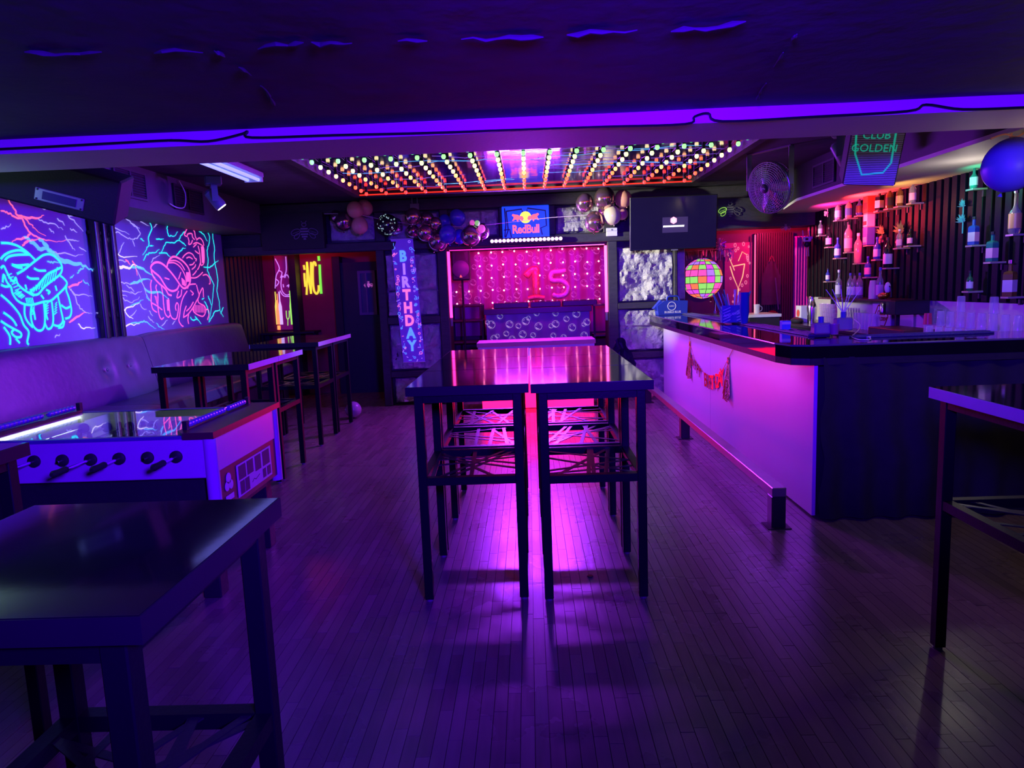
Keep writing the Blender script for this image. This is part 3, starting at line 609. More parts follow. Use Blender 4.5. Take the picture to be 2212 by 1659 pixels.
for (a, b_, c, d) in ((-.18, -.08, .01, .09), (-.06, .03, .01, .09), (.06, .15, -.0, .09), (.18, .29, .0, .09), (-.17, -.11, -.075, .0), (-.10, -.04, -.075, .0), (.17, .22, -.07, -.015), (.24, .30, -.07, -.015)): mb.prism([(a, c), (b_, c), (b_, d), (a, d)], .0015, M @ Matrix.Translation((0, 0, .003)))
mb.ribbon([(0, -.05), (.03, -.035), (.06, -.045), (.12, -.03)], .006, M @ Matrix.Translation((0, 0, .003)), .001)
mb.build('poster_print', mat('grey_print', (.08, .07, .10), .6), po)['kind'] = 'stuff'
MB().lathe([(.03, 0), (.03, .003)], 14, M @ Matrix.Translation((-.31, .06, 0))).lathe([(.026, 0), (.026, .003)], 14, M @ Matrix.Translation((-.335, .02, 0))).lathe([(.026, 0), (.026, .003)], 14, M @ Matrix.Translation((-.285, .02, 0))).prism([(-.36, -.06), (-.26, -.06), (-.26, -.03), (-.36, -.03)], .003, M).prism([(-.345, -.10), (-.275, -.10), (-.275, -.068), (-.345, -.068)], .003, M).build('sticker', m_white, lowp)
text_mb('HAGA', .05, fback((-.62, hy-.044, .80)), .002).build('lettering', m_grey, t)
# ---------------------------------------------------------------- bulb ceiling
PX0, PX1, PY0, PY1, PZ = -2.05, 2.05, 4.2, 9.02, 2.855
t = thing('bulb_ceiling', 'ceiling panel with rows of rainbow light bulbs over the dance floor', 'light panel', (0, 6.6, PZ))
def dark_mirror():
    M = bpy.data.materials.new('dark_mirror_film'); M.use_nodes = True; N = M.node_tree.nodes; L = M.node_tree.links; b = N['Principled BSDF']
    tc = N.new('ShaderNodeTexCoord'); n = N.new('ShaderNodeTexNoise'); n.inputs['Scale'].default_value = 1.6; n.inputs['Detail'].default_value = 3; L.new(tc.outputs['Object'], n.inputs[0])
    r = N.new('ShaderNodeValToRGB'); r.color_ramp.elements[0].color = (.08, .06, .14, 1); r.color_ramp.elements[1].color = (.22, .18, .34, 1); L.new(n.outputs['Fac'], r.inputs[0]); L.new(r.outputs[0], b.inputs['Base Color'])
    b.inputs['Metallic'].default_value = .9; b.inputs['Roughness'].default_value = .09
    n2 = N.new('ShaderNodeTexNoise'); n2.inputs['Scale'].default_value = 3.5; L.new(tc.outputs['Object'], n2.inputs[0])
    bp = N.new('ShaderNodeBump'); bp.inputs['Strength'].default_value = .25; bp.inputs['Distance'].default_value = .012; L.new(n2.outputs['Fac'], bp.inputs['Height']); L.new(bp.outputs[0], b.inputs['Normal'])
    return M
MB().box(PX0, PX1, PY0-6.6, PY1-6.6, -.015, .004).build('backing', dark_mirror(), t)
for a in ((PX0-.08, PX0, PY0, PY1), (PX1, PX1+.08, PY0, PY1), (PX0-.08, PX1+.08, PY1, PY1+.06)):
    MB().box(a[0], a[1], a[2]-6.6, a[3]-6.6, -.06, .004).build('panel_frame', m_timber, t)
MB().box(PX0, PX1, PY1-.012-6.6, PY1-6.6, -.05, -.035).build('red_edge_strip', mat('red_strip', (.5, .02, .02), .5, emit=(1, .03, .02), es=.8), t)
# reflections painted on the film as glowing violet and blue lightning strips
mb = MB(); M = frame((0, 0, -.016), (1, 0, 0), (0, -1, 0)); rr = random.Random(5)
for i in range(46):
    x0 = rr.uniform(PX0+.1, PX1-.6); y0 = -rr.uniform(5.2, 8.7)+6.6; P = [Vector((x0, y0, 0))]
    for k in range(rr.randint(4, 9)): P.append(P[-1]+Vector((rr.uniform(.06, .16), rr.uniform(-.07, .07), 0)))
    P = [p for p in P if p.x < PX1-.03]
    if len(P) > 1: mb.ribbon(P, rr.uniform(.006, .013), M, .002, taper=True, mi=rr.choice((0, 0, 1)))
mb.build('lightning_reflection_paint', [n_violet, n_blue], t)['kind'] = 'stuff'
cols = [((1., .035, .03), 2.6), ((1., .05, .035), 2.6), ((1., .09, .04), 2.6), ((1., .20, .06), 2.4), ((1., .42, .16), 2.2), ((1., .66, .30), 2.2), ((1., .82, .36), 2.0), ((.75, 1., .36), 1.8), ((.32, 1., .28), 1.5), ((.10, 1., .22), 1.4), ((.05, 1., .45), 1.4), ((.05, .8, 1.), 1.4)]
sock = MB().lathe([(.016, -.038), (.017, -.018), (.019, 0)], 8).mesh('socket', m_black, True)
for j, (c, es) in enumerate(cols):
    bm_ = MB().lathe([(.0, -.078), (.012, -.075), (.0195, -.063), (.0205, -.052), (.014, -.036)], 8, None, 0, False).mesh('bulb', mat(f'bulb_row_{j}', c, .3, emit=c, es=es), True)
    for i in range(17):
        o = link('bulb', bm_, t); o.location = (-1.90+.2375*i, 8.72-.272*j-6.6, -.015)
        s2 = link('socket', sock, o)
# cables between the bulb rows
for i in range(17):
    P = []
    for k in range(23): P.append((-1.90+.2375*i+.012*math.sin(k*1.7+i), 8.72-.136*k-6.6, -.022-.006*(k % 2)))
    MB().tube(P, .004, 5).build('bulb_cable', m_cable, t)
# ---------------------------------------------------------------- fluorescent fixture, vents, moving heads, speakers
t = thing('tube_fixture', 'twin tube ultraviolet fixture on the ceiling left of the bulb panel', 'ceiling light', (-2.75, 6.4, 2.86))
MB().bevbox(-.10, .10, -1.0, 1.0, -.05, 0, .006).build('housing', mat('pale_housing', (.5, .55, .6), .4), t)
for s in (-1, 1): MB().cyl((s*.055, -.96, -.075), (s*.055, .96, -.075), .016, 10).build('uv_tube', mat('uv_tube_glow', (.5, .7, .9), .3, emit=(.22, .25, 1.0), es=1.6), t, True)
for s in (-1, 1): MB().box(-.09, .09, s*.98-.015, s*.98+.015, -.095, -.05).build('tube_holder', m_white, t)
def vent(label, Mx, w, h, n, m_=m_black):
    t = thing('air_vent', label, 'vent'); t.matrix_world = Mx
    MB().prism([(-w/2, -h/2), (w/2, -h/2), (w/2, h/2), (-w/2, h/2)], .008).build('vent_back', mat('vent_dark', (.005, .005, .01), .6), t)
    for a in ((-w/2-.02, -w/2, -h/2, h/2), (w/2, w/2+.02, -h/2, h/2), (-w/2-.02, w/2+.02, h/2, h/2+.02), (-w/2-.02, w/2+.02, -h/2-.02, -h/2), (-.01, .01, -h/2, h/2)):
        MB().prism([(a[0], a[2]), (a[1], a[2]), (a[1], a[3]), (a[0], a[3])], .02).build('vent_frame', m_, t)
    me = MB().bar((-w/2, 0, .012), (w/2, 0, .012), .012, .003, (0, .6, .8)).mesh('vent_slat', m_)
    for i in range(n): o = link('vent_slat', me, t); o.location = (0, -h/2+h*(i+.5)/n, 0)
    return t
vs_ = mat('vent_metal', (.10, .10, .12), .4)
vent('ribbed air vent on the left soffit beside the hung loudspeaker', fleft((-3.618, 6.62, 2.68)), .50, .22, 9, vs_)
vent('dark air vent on the left soffit next to the bright moving head', fleft((-3.618, 7.75, 2.67)), .62, .22, 9, m_black)
vent('small air vent on the right soffit beside the round fan', fright((3.138, 7.72, 2.66)), .50, .20, 9, vs_)
def moving_head(label, loc, rz, tilt, lens_m, bm_):
    t = thing('moving_head', label, 'stage light', loc, rz)
    MB().bevbox(-.07, .07, -.08, .08, -.09, 0, .01).build('base', bm_, t)
    MB().box(-.085, -.065, -.03, .03, -.26, -.08).box(.065, .085, -.03, .03, -.26, -.08).box(-.085, .085, -.03, .03, -.10, -.08).build('yoke', bm_, t)
    M = Matrix.Translation((0, 0, -.23)) @ Matrix.Rotation(tilt, 4, 'X')
    h = MB().lathe([(.03, .11), (.052, .09), (.058, .0), (.062, -.08), (.056, -.10)], 18, M).build('head', bm_, t, True)
    MB().lathe([(.048, -.101), (.048, -.106)], 18, M).build('lens', lens_m, h)
    return t
lensw = mat('lit_lens', (1, 1, 1), .2, emit=(1, .98, .8), es=30); lensd = mat('dark_lens', (.05, .05, .1), .05)
mhm = mat('violet_grey_housing', (.20, .17, .28), .35)
moving_head('lit moving head lamp hanging from the left ceiling, white glow', (-3.22, 7.5, 2.86), R(-62), R(38), lensw, mhm)
moving_head('dark moving head lamp on the right ceiling between fan and speaker', (2.72, 6.35, 2.86), R(60), R(-30), lensd, mhm)
def sp_box(name, label, w, d, h, M, cat='speaker'):
    t = thing(name, label, cat); t.matrix_world = M
    MB().bevbox(-w/2, w/2, -d/2, d/2, -h/2, h/2, .012).build('cabinet', mat('black_textured_box', (.014, .014, .018), .6, bump=.2, bscale=120), t)
    return t
p = onX(88, 392, -3.15)
M = Matrix.Translation((p.x-.05, p.y+.1, p.z+.03)) @ Matrix.Rotation(R(22), 4, 'Z') @ Matrix.Rotation(R(16), 4, 'Y') @ Matrix.Rotation(R(14), 4, 'X')
t = sp_box('hung_speaker', 'big black loudspeaker hung at the upper left, silver handle plate', .98, .46, .30, M)
h = MB().bevbox(.02, .30, -.238, -.229, -.10, -.02, .004).build('handle_plate', mat('silver_plate', (.55, .58, .62), .3, .6), t)
MB().box(.065, .255, -.243, -.237, -.085, -.035).build('handle_recess', mat('recess_violet', (.05, .04, .12), .4), h)
for a in (.035, .285):
    for c in (-.09, -.03): MB().cyl((a, -.238, c), (a, -.243, c), .006, 8).build('screw', m_black, h)
MB().bar((-.2, 0, .18), (-.2, 0, .42), .05, .02).bar((.3, 0, .18), (.3, 0, .42), .05, .02).build('bracket', m_black, t)
p = onY(1882, 340, 5.55)
M = Matrix.Translation((p.x, p.y, p.z+.035)) @ Matrix.Rotation(R(-16), 4, 'Z') @ Matrix.Rotation(R(6), 4, 'Y') @ Matrix.Rotation(R(20), 4, 'X')
t = sp_box('hung_speaker', 'ribbed loudspeaker with green hexagon logo hung at the upper right', .36, .30, .42, M)
gr = mat('ribbed_grille', (.50, .48, .60), .4)
me = MB().box(-.17, .17, -.160, -.148, -.004, .004).mesh('grille_rib', gr)
for i in range(32): o = link('grille_rib', me, t); o.location = (0, 0, -.197+.0127*i)
F_ = fback((0, -.162, .04)); mb = MB(); g_ = neon('green_sign_print', (.02, .85, .55), .22)
hexp = [(-.15, .16), (-.13, -.02), (-.06, -.17), (.08, -.15), (.12, -.08), (.11, .16)]
mb.ribbon(hexp, .014, F_, .003); text_mb('GOLDEN', .075, F_ @ Matrix.Translation((-.01, .02, 0)), .003, mb); text_mb('CLUB', .075, F_ @ Matrix.Translation((-.01, .11, 0)), .003, mb)
mb.build('logo_print', g_, t)
MB().bar((0, .05, .22), (0, .05, .40), .06, .03).build('bracket', m_black, t)
# round fan
p = onY(1662, 405, 7.35); fd = Vector((-.85, -.5, -.2)).normalized()
t = thing('round_fan', 'round silver metal fan hanging from the right ceiling', 'fan', p)
M = frame((0, 0, 0), fd.cross(Vector((0, 0, -1))), Vector((0, 0, 1)))
xx = Vector((0, 0, 1)).cross(fd).normalized(); yy = fd.cross(xx); M = frame((0, 0, 0), xx, yy)
fm = mat('silver_wire', (.62, .65, .68), .28, .9)
cg = MB()
for k in range(12):
    r = .05+.195*k/11; cg.tube([M @ Vector((r*math.cos(a), r*math.sin(a), .075-.05*(r/.25)**2)) for a in [2*math.pi*j/40 for j in range(41)]], .0028, 5)
for k in range(40):
    a = 2*math.pi*k/40; cg.tube([M @ Vector((r*math.cos(a), r*math.sin(a), .075-.05*(r/.25)**2)) for r in (.04, .10, .16, .22, .247)], .002, 4)
cg.build('front_guard', fm, t)
bg = MB()
for k in range(5):
    r = .10+.035*k; bg.tube([M @ Vector((r*math.cos(a), r*math.sin(a), -.09+.03*(r/.25)**2)) for a in [2*math.pi*j/32 for j in range(33)]], .003, 5)
for k in range(56):
    a = 2*math.pi*k/56; bg.tube([M @ Vector((r*math.cos(a), r*math.sin(a), z)) for r, z in ((.05, -.09), (.22, -.06), (.25, -.03), (.25, .02))], .0025, 4)
bg.build('rear_guard', fm, t)
MB().lathe([(.253, -.012), (.258, -.008), (.258, .018), (.253, .022)], 40, M, 0, False).build('rim', fm, t, True)
MB().lathe([(.045, .068), (.045, .080), (.035, .086)], 20, M).build('hub_badge', m_black, t, True)
text_mb('iMe', .03, M @ Matrix.Translation((0, 0, .087)), .002).build('badge_lettering', m_white, t)
for k in range(3):
    q = M @ Matrix.Rotation(R(120*k), 4, 'Z') @ Matrix.Translation((.03, 0, 0)) @ Matrix.Rotation(R(24), 4, 'X')
    MB().prism([(0, -.03), (.08, -.065), (.19, -.06), (.20, .03), (.10, .06), (0, .03)], .004, q).build('blade', mat('fan_blade', (.35, .36, .38), .35, .5), t)
MB().lathe([(.06, -.13), (.065, -.09), (.04, -.02)], 18, M).build('motor', m_grey, t, True)
MB().bar((.26*xx.x, .26*xx.y, 0), (.26*xx.x, .26*xx.y, .36), .05, .012).bar((-.26*xx.x, -.26*xx.y, 0), (-.26*xx.x, -.26*xx.y, .36), .05, .012).bar((-.27*xx.x, -.27*xx.y, .36), (.27*xx.x, .27*xx.y, .36), .05, .012).build('bracket', mat('grey_steel', (.35, .36, .38), .4, .7), t)
P = smooth_pts([(-3.60, 7.55, 2.84), (-3.58, 7.62, 2.72), (-3.58, 7.58, 2.58), (-3.58, 7.42, 2.55), (-3.60, 7.30, 2.58)], 6)
tag(MB().tube(P, .006, 6).build('vent_cable', m_white, None, True), 'pale loose cable hanging in front of the dark soffit vent', 'cable')
q = onZ(1275, 1246, 0); o = MB().lathe([(.016, 0), (.017, .004), (.015, .007)], 14).build('crown_cork', m_black, None, True); o.location = (q.x, q.y, 0.0005); tag(o, 'small dark crown cork lying on the floor under the tables', 'crown cork')
# cables on the beam
mb = MB(); P = smooth_pts([onY(x, y, 3.535) for x, y in ((0, 322), (120, 316), (250, 309), (370, 303), (450, 305), (520, 290), (535, 284), (545, 297), (720, 292), (930, 287), (1100, 281), (1300, 274), (1480, 268), (1500, 252), (1530, 245), (1560, 262), (1760, 252), (1960, 240), (2000, 226), (2080, 236), (2212, 232))], 5)
tag(mb.tube(P, .006, 6).build('beam_cable', m_cable, None, True), 'thin black cable running along the violet face of the beam', 'cable')
o = tag(MB().tube(smooth_pts([onY(x, y, 3.54) for x, y in ((362, 306), (364, 300), (372, 299), (378, 303))], 4), .004, 6).build('cable_hook', m_white, None, True), 'small white hook on the beam face above the first soffit vent', 'hook')
# ---------------------------------------------------------------- stage
bub_hi = neon('bubble_white_print', (.85, .85, 1.0), .28)
bub_pk = mat('bubble_pink_print', (1.0, .62, .90), .35, emit=(1, .30, .70), es=.10)
def bubble_mesh(m_, name='bubble'):
    mb = MB(); I = Matrix.Identity(4); c = lambda r, a0, a1, n=20, ox=0, oy=0: [(ox+r*math.cos(R(a0+(a1-a0)*i/n)), oy+r*math.sin(R(a0+(a1-a0)*i/n))) for i in range(n+1)]
    mb.ribbon(c(1, 0, 360, 28), .085, I, .05); mb.ribbon(c(.74, 200, 290, 10), .22, I, .05, taper=True); mb.ribbon(c(.70, 20, 75, 8), .14, I, .05, taper=True); mb.ribbon(c(.62, 120, 165, 6), .10, I, .05, taper=True)
    return mb.mesh(name, m_)
bd = thing('stage_backdrop', 'magenta backdrop printed with bubbles at the back of the stage', 'backdrop', (0, 11.55, 1.2))
n = 60; vs = []
for z in (-.35, .2, .6, 1.0): vs += [(-1.24+2.48*i/n, .008*math.sin(i*1.1)+.004*math.sin(i*2.7+z*3), z) for i in range(n+1)]
MB().add(vs, [(r*(n+1)+i, r*(n+1)+i+1, (r+1)*(n+1)+i+1, (r+1)*(n+1)+i) for r in range(3) for i in range(n)]).build('cloth', mat('magenta_cloth', (.50, .05, .30), .30, var=.25, scale=4, stretch=(6, 1, .6)), bd, True)
bp = bubble_mesh(bub_pk)
zs_ = lambda x, y: (960+x/5.978, 510+y/5.978)
bubs = [(425,285,42),(385,400,32),(455,480,45),(530,300,30),(625,250,48),(655,210,22),(580,405,42),(710,415,30),(770,300,36),(815,490,42),(760,500,24),(950,425,32),(955,580,40),(980,280,42),(1110,230,32),(1180,310,44),(1355,265,48),(1225,160,40),(1320,410,36),(1445,440,28),(1505,180,40),(1525,325,40),(1640,210,34),(1725,290,42),(1775,250,24),(1790,140,34),(1960,190,42),(1915,165,22),(1845,390,46),(1885,355,26),(1640,420,40),(1545,525,40),(1710,530,42),(1670,490,22),(1965,525,40),(1905,545,28),(1490,640,34),(1800,605,42),(1915,655,32),(1560,720,42),(1610,685,26),(1670,755,36),(1975,745,42),(130,750,34),(210,640,24),(370,600,38),(460,670,34),(600,620,44),(630,575,22),(815,655,42),(790,610,22),(700,690,30),(540,765,40),(305,775,42),(260,740,26),(425,820,40),(720,795,40),(840,805,32),(935,765,42),(970,720,24),(210,830,28),(1330,655,22),(2040,280,30),(2040,410,34),(750,150,30),(850,160,26),(1370,130,30),(1290,525,22)]
for (x, y, r) in bubs:
    q = onY(*zs_(x, y), 11.535); o = link('bubble', bp, bd); k = r/5.978*11.5/F
    o.matrix_local = Matrix.Translation((q.x, -.015, q.z-1.2)) @ Matrix.Rotation(R(90), 4, 'X') @ Matrix.Diagonal((k, k, k, 1))
fl = thing('fairy_light_curtain', 'grid of glowing pink fairy lights hanging before the stage backdrop', 'fairy lights', (0, 11.46, 1.2))
lt = MB().sphere((0, 0, 0), .013, 10, 8).mesh('light', mat('pink_led', (1, .3, .6), .3, emit=(1.0, .16, .40), es=13), True)
wr_ = mat('thin_wire', (.5, .2, .35), .4)
for i in range(13):
    X = -1.14+.19*i; w_ = MB().tube([(X, 0, 1.02), (X+.004, 0, .6), (X, 0, .12)], .002, 4).build('light_wire', wr_, fl)
    for j, z in enumerate((.97, .77, .575, .375, .17)):
        if i < 2 and j < 3: continue
        o = link('light', lt, w_); o.location = (X+random.uniform(-.008, .008), -.004, z+random.uniform(-.01, .01))
# pink light tubes round the opening
pt = mat('pink_tube_glow', (1, .3, .5), .3, emit=(1.0, .03, .33), es=3.2)
for nme, P, lb in (('led_tube', [(-1.085, BY-.03, 1.22), (-1.085, BY-.03, 2.13)], 'glowing pink light tube along the left edge of the stage opening'), ('led_tube', [(1.085, BY-.03, 1.22), (1.085, BY-.03, 2.13)], 'glowing pink light tube along the right edge of the stage opening')):
    o = tag(MB().bar(P[0], P[1], .035, .03).build(nme, [pt], None), lb, 'light tube')
    MB().bar(Vector(P[0])-Vector((0, -.02, .12)), Vector(P[0])+Vector((0, .02, 0)), .03, .03).build('end_cap', m_grey, o)
tag(MB().bar((-1.07, BY-.03, 2.145), (1.07, BY-.03, 2.145), .012, .012).build('led_tube', mat('dim_pink_tube', (1, .3, .5), .3, emit=(1, .02, .3), es=1.2), None), 'thin pink light line along the top of the stage opening', 'light tube')
# DJ desk
dk = thing('dj_desk', 'mixing desk with bubble printed blue front cloth on the stage', 'desk', (.13, 10.62, 0))
MB().bevbox(-.80, .80, -.04, .60, 1.215, 1.30, .006).build('desk_top', mat('desk_violet_black', (.05, .04, .07), .3), dk)
n = 40; vs = []
for z in (.30, 1.215): vs += [(-.77+1.54*i/n, .0+.006*math.sin(i*1.4), z) for i in range(n+1)]
fc = MB().add(vs, [(i, i+1, n+2+i, n+1+i) for i in range(n)]).build('front_cloth', mat('violet_cloth', (.20, .12, .42), .4), dk, True)
MB().box(-.76, .76, .03, .55, 0, 1.215).build('desk_body', m_black, dk)
bw = bubble_mesh(bub_hi)
for (x, y, r) in [(717,1035,36),(605,1145,48),(555,1115,28),(840,1140,45),(955,1160,34),(1050,1100,46),(1085,1060,28),(1215,1165,46),(1435,1135,44),(1375,1160,30),(1575,1070,36),(1650,1180,46),(1705,1005,46),(1840,1110,42),(1800,1140,28),(798,1260,34),(1010,1270,46),(1145,1280,34),(1405,1285,34),(1805,1280,42),(640,1320,40),(685,1290,26),(875,1330,40),(1540,1310,38),(1190,1000,32),(1435,1000,34)]:
    q = onY(*zs_(x, y), 10.6); o = link('bubble', bw, fc); k = r/5.978*10.6/F
    o.matrix_local = Matrix.Translation((q.x-.13, -.014, q.z)) @ Matrix.Rotation(R(90), 4, 'X') @ Matrix.Diagonal((k, k, k, 1))
for i, (x0, x1, lb) in enumerate(((-.62, -.10, 'left'), (-.07, .38, 'middle'), (.41, .92, 'right'))):
    t = thing('dj_player', f'{lb} of the three flat dark players on the mixing desk', 'mixer', ((x0+x1)/2+.1, 10.75, 1.30)); w2 = (x1-x0)/2
    MB().bevbox(-w2, w2, -.1, .28, 0, .08, .008).build('body', mat('dark_player', (.04, .035, .05), .35), t)
    MB().lathe([(.11, .08), (.11, .09), (.03, .093)], 24, Matrix.Translation((0, .08, 0))).build('jog_wheel', m_grey, t, True)
    kn = MB().cyl((0, 0, .08), (0, 0, .10), .009, 8).mesh('knob', m_white)
    for k in range(5): o = link('knob', kn, t); o.location = (-w2+.05+k*(2*w2-.1)/4, -.06, 0)
t = thing('rack_shelf', 'dark equipment shelf left of the mixing desk', 'shelf', (-.94, 11.25, 0))
for z in (.78, 1.12, 1.36): MB().box(-.28, .22, -.15, .25, z-.012, z+.012).build('shelf_board', m_brownw, t)
for a in (-.27, .21): MB().box(a-.015, a+.015, -.14, -.11, 0, 1.36).box(a-.015, a+.015, .21, .24, 0, 1.36).build('upright', m_black, t)
t = thing('rack_shelf', 'dark equipment shelf right of the mixing desk', 'shelf', (1.10, 10.75, 0))
for z in (.85, 1.30): MB().box(-.14, .13, -.15, .25, z-.012, z+.012).build('shelf_board', m_brownw, t)
for a in (-.13, .12): MB().box(a-.015, a+.015, -.14, -.11, 0, 1.30).build('upright', m_black, t)
# stage speaker on its stand
t = thing('stage_speaker', 'dark loudspeaker with round cone on a pole at the stage left', 'speaker', (-1.0, 10.8, 1.74))
MB().bevbox(-.135, .135, -.02, .22, 0, .46, .02).build('cabinet', mat('plum_black_box', (.035, .025, .05), .5), t)
MB().lathe([(.128, 0), (.128, .012), (.118, .02), (.02, .028)], 28, fback((0, -.02, .17))).build('woofer_grille', mat('violet_grille', (.12, .07, .20), .45), t, True)
MB().prism([(-.09, .30), (.09, .30), (.06, .42), (-.06, .42)], .012, fback((0, -.02, 0))).prism([(-.02, .335), (.02, .335), (.0, .375)], .02, fback((0, -.02, 0))).build('horn', m_black, t)
MB().prism([(-.022, .045), (.022, .045), (0, .085)], .03, fback((0, -.02, 0))).build('triangle_badge', mat('orange_badge', (1., .25, .12), .4, emit=(1, .2, .12), es=.5), t)
t = thing('speaker_pole', 'thin black pole holding the stage loudspeaker', 'stand', (-.99, 10.86, 0))
MB().cyl((0, 0, .03), (0, 0, 1.74), .017, 10).build('pole', m_black, t, True)
for k in range(3): MB().cyl((0, 0, .25), (.18*math.cos(k*2.1), .18*math.sin(k*2.1), .012), .010, 8).build('leg', m_black, t)
# podium in front of the desk
t = thing('podium', 'low podium with a glowing red front before the mixing desk', 'podium', (.08, 9.5, 0))
MB().bevbox(-.78, .78, -.20, .30, .84, .90, .006).build('podium_top', mat('podium_red_top', (.62, .25, .32), .5), t)
MB().box(-.765, .765, -.19, -.17, .77, .84).box(-.765, .765, -.185, -.165, .70, .765).build('lip', mat('podium_lilac', (.62, .50, .72), .5), t)
MB().box(-.74, .74, -.14, .28, 0, .84).build('podium_core', m_black, t)
MB().box(-.74, .74, -.165, -.142, .01, .70).build('glowing_front', mat('backlit_red_front', (.9, .05, .25), .4, emit=(1.0, .004, .075), es=4.8), t)
text_mb('SPEZIAL', .035, fback((0, -.192, .735)), .002).build('lettering', mat('dark_print', (.05, .03, .08), .5), t)
# foil number balloons
def foil(name, label, path, r, loc, m_, sy=.55):
    P = smooth_pts([(p[0], 0, p[1]) for p in path], 5); mb = MB(); n = 12; vs = []; fs = []
    for i, p in enumerate(P):
        d = (P[min(i+1, len(P)-1)]-P[max(i-1, 0)]).normalized(); nn = Vector((-d.z, 0, d.x)); k = 1-.12*abs(math.sin(i*1.9))
        if i in (0, len(P)-1): k = .45
        for q in range(n):
            a = 2*math.pi*q/n; ca = math.cos(a); vs.append(p+nn*r*k*(math.copysign(abs(ca)**.8, ca))+Vector((0, r*sy*k*math.sin(a), 0)))
    for i in range(len(P)-1):
        for q in range(n): fs.append((i*n+q, i*n+(q+1) % n, (i+1)*n+(q+1) % n, (i+1)*n+q))
    fs += [tuple(range(n)), tuple((len(P)-1)*n+q for q in range(n))]
    o = mb.add(vs, fs).build(name, m_, None, True); o.location = loc; tag(o, label, 'balloon', 'foil number balloons'); return o
m_foilr = mat('red_foil', (1.0, .22, .20), .2, .45, bump=.6, bscale=26, var=.1); m_foilp = mat('pink_foil', (1., .40, .62), .2, .45, bump=.6, bscale=26, var=.1)
one = foil('number_balloon', 'red orange foil balloon shaped like the number 1 on the desk', [(-.13, .35), (-.06, .43), (.015, .46), (.02, .40), (.02, .22), (.02, .06)], .058, (.10, 10.72, 1.40), m_foilr)
MB().tube(smooth_pts([(-.10, -.01, .03), (.02, -.01, .05), (.14, -.01, .03)], 4), .04, 10).build('base_bar', m_foilr, one, True)
five = foil('number_balloon', 'pink foil balloon shaped like the number 5 beside the 1', [(.17, .36), (.08, .345), (-.04, .335), (-.065, .25), (-.03, .215), (.08, .21), (.165, .16), (.19, .08), (.14, .0), (.04, -.02), (-.05, .01)], .042, (.41, 10.74, 1.47), m_foilp)
# light bar above the stage
t = thing('light_bar', 'row of bright pink white lamps in a bar above the stage', 'light bar', (0, 9.80, 2.235), 0)
MB().bevbox(-.49, .49, -.03, .05, -.035, .035, .006).build('housing', m_black, t)
cell = MB().lathe([(.022, 0), (.024, .006), (.018, .016), (.0, .020)], 12, fback((0, -.03, 0)), 0, False).mesh('lamp_cell', mat('light_bar_cell', (1, .8, 1), .3, emit=(.95, .36, 1.0), es=3.2), True)
for i in range(18): o = link('lamp_cell', cell, t); o.location = (-.463+.0545*i, 0, 0)
MB().box(-.35, -.32, .04, .13, -.02, .02).box(.32, .35, .04, .13, -.02, .02).build('bracket', m_black, t)
# illuminated drink sign
t = thing('drink_sign', 'illuminated blue sign with two red bulls and a yellow sun', 'sign', (0, 9.84, 2.48))
MB().bevbox(-.32, .32, 0, .05, -.215, .215, .008).build('sign_box', mat('sign_blue', (.01, .06, .45), .25, emit=(.004, .05, .75), es=.9, var=.2), t)
mb = MB(); Fs = fback((0, -.002, 0))
for P in ([(-.26, .15), (-.05, .17), (-.04, .13), (.02, .13), (.03, .18), (.27, .14), (.28, -.06), (.20, -.09), (.22, -.18)], [(-.28, .19), (-.27, -.02), (-.29, -.19)], [(-.26, .15), (-.24, -.10), (-.28, -.20)], [(-.30, -.10), (-.22, -.09), (-.2, -.2)]): mb.ribbon(P, .016, Fs, .003)
mb.build('crack_pattern', mat('sign_dark_line', (.0, .01, .08), .3), t)
text_mb('RedBull', .155, fback((0, -.004, -.10)), .006, None, 0, .004, sx=.82, sp=.95).build('sign_lettering', mat('sign_red', (1., .08, .10), .4, emit=(1., .10, .14), es=1.6), t)
sun = MB().lathe([(.078, 0), (.078, .006)], 28, fback((0, -.004, .060))).build('sun_disc', mat('sign_yellow', (1, .8, .1), .4, emit=(1., .62, .05), es=1.6), t)
bull = [(0, -.005), (.02, .03), (.05, .028), (.075, .045), (.11, .05), (.135, .06), (.15, .045), (.14, .03), (.125, .02), (.135, -.01), (.15, -.03), (.13, -.03), (.11, -.012), (.09, -.02), (.085, -.045), (.07, -.045), (.072, -.02), (.045, -.015), (.03, -.035), (.015, -.03)]
for s in (-1, 1):
    poly = [(s*(.022+p[0]*1.08), .050+p[1]) for p in bull]
    MB().prism(poly if s > 0 else poly[::-1], .005, fback((0, -.008, 0))).build('bull_emblem', MATS['sign_red'], t)
# birthday banner
t = thing('birthday_banner', 'long violet banner reading BIRTHDAY hanging on the stone wall', 'banner', (0, 0, 0))
c0 = onY(844, 517, 9.86); c1 = onY(890, 518, 9.86); c2 = onY(915, 782, 9.86); c3 = onY(873, 784, 9.86)
cx = (c0.x+c1.x)/2; t.location = (cx, 9.905, c0.z)
H = c0.z-c2.z; Wd = .31; tiltx = ((c2.x+c3.x)/2-cx)/H
def bpos(u, v, e=0): return Vector((u*Wd+v*H*tiltx, -e-.01-.012*math.sin(v*5+u*2), -v*H))
nv = 24; vs = []; fs = []
for j in range(nv+1):
    for i in range(7): vs.append(bpos(i/6-.5, j/nv))
for j in range(nv):
    for i in range(6): a = j*7+i; fs.append((a, a+1, a+8, a+7))
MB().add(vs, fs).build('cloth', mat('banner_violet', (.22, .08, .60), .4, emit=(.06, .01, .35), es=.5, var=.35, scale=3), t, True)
MB().bar(bpos(-.52, 0), bpos(.52, 0), .012, .012).build('hanging_rod', m_white, t); MB().bar(bpos(-.52, 1), bpos(.52, 1), .010, .010).build('hanging_rod', m_white, t)
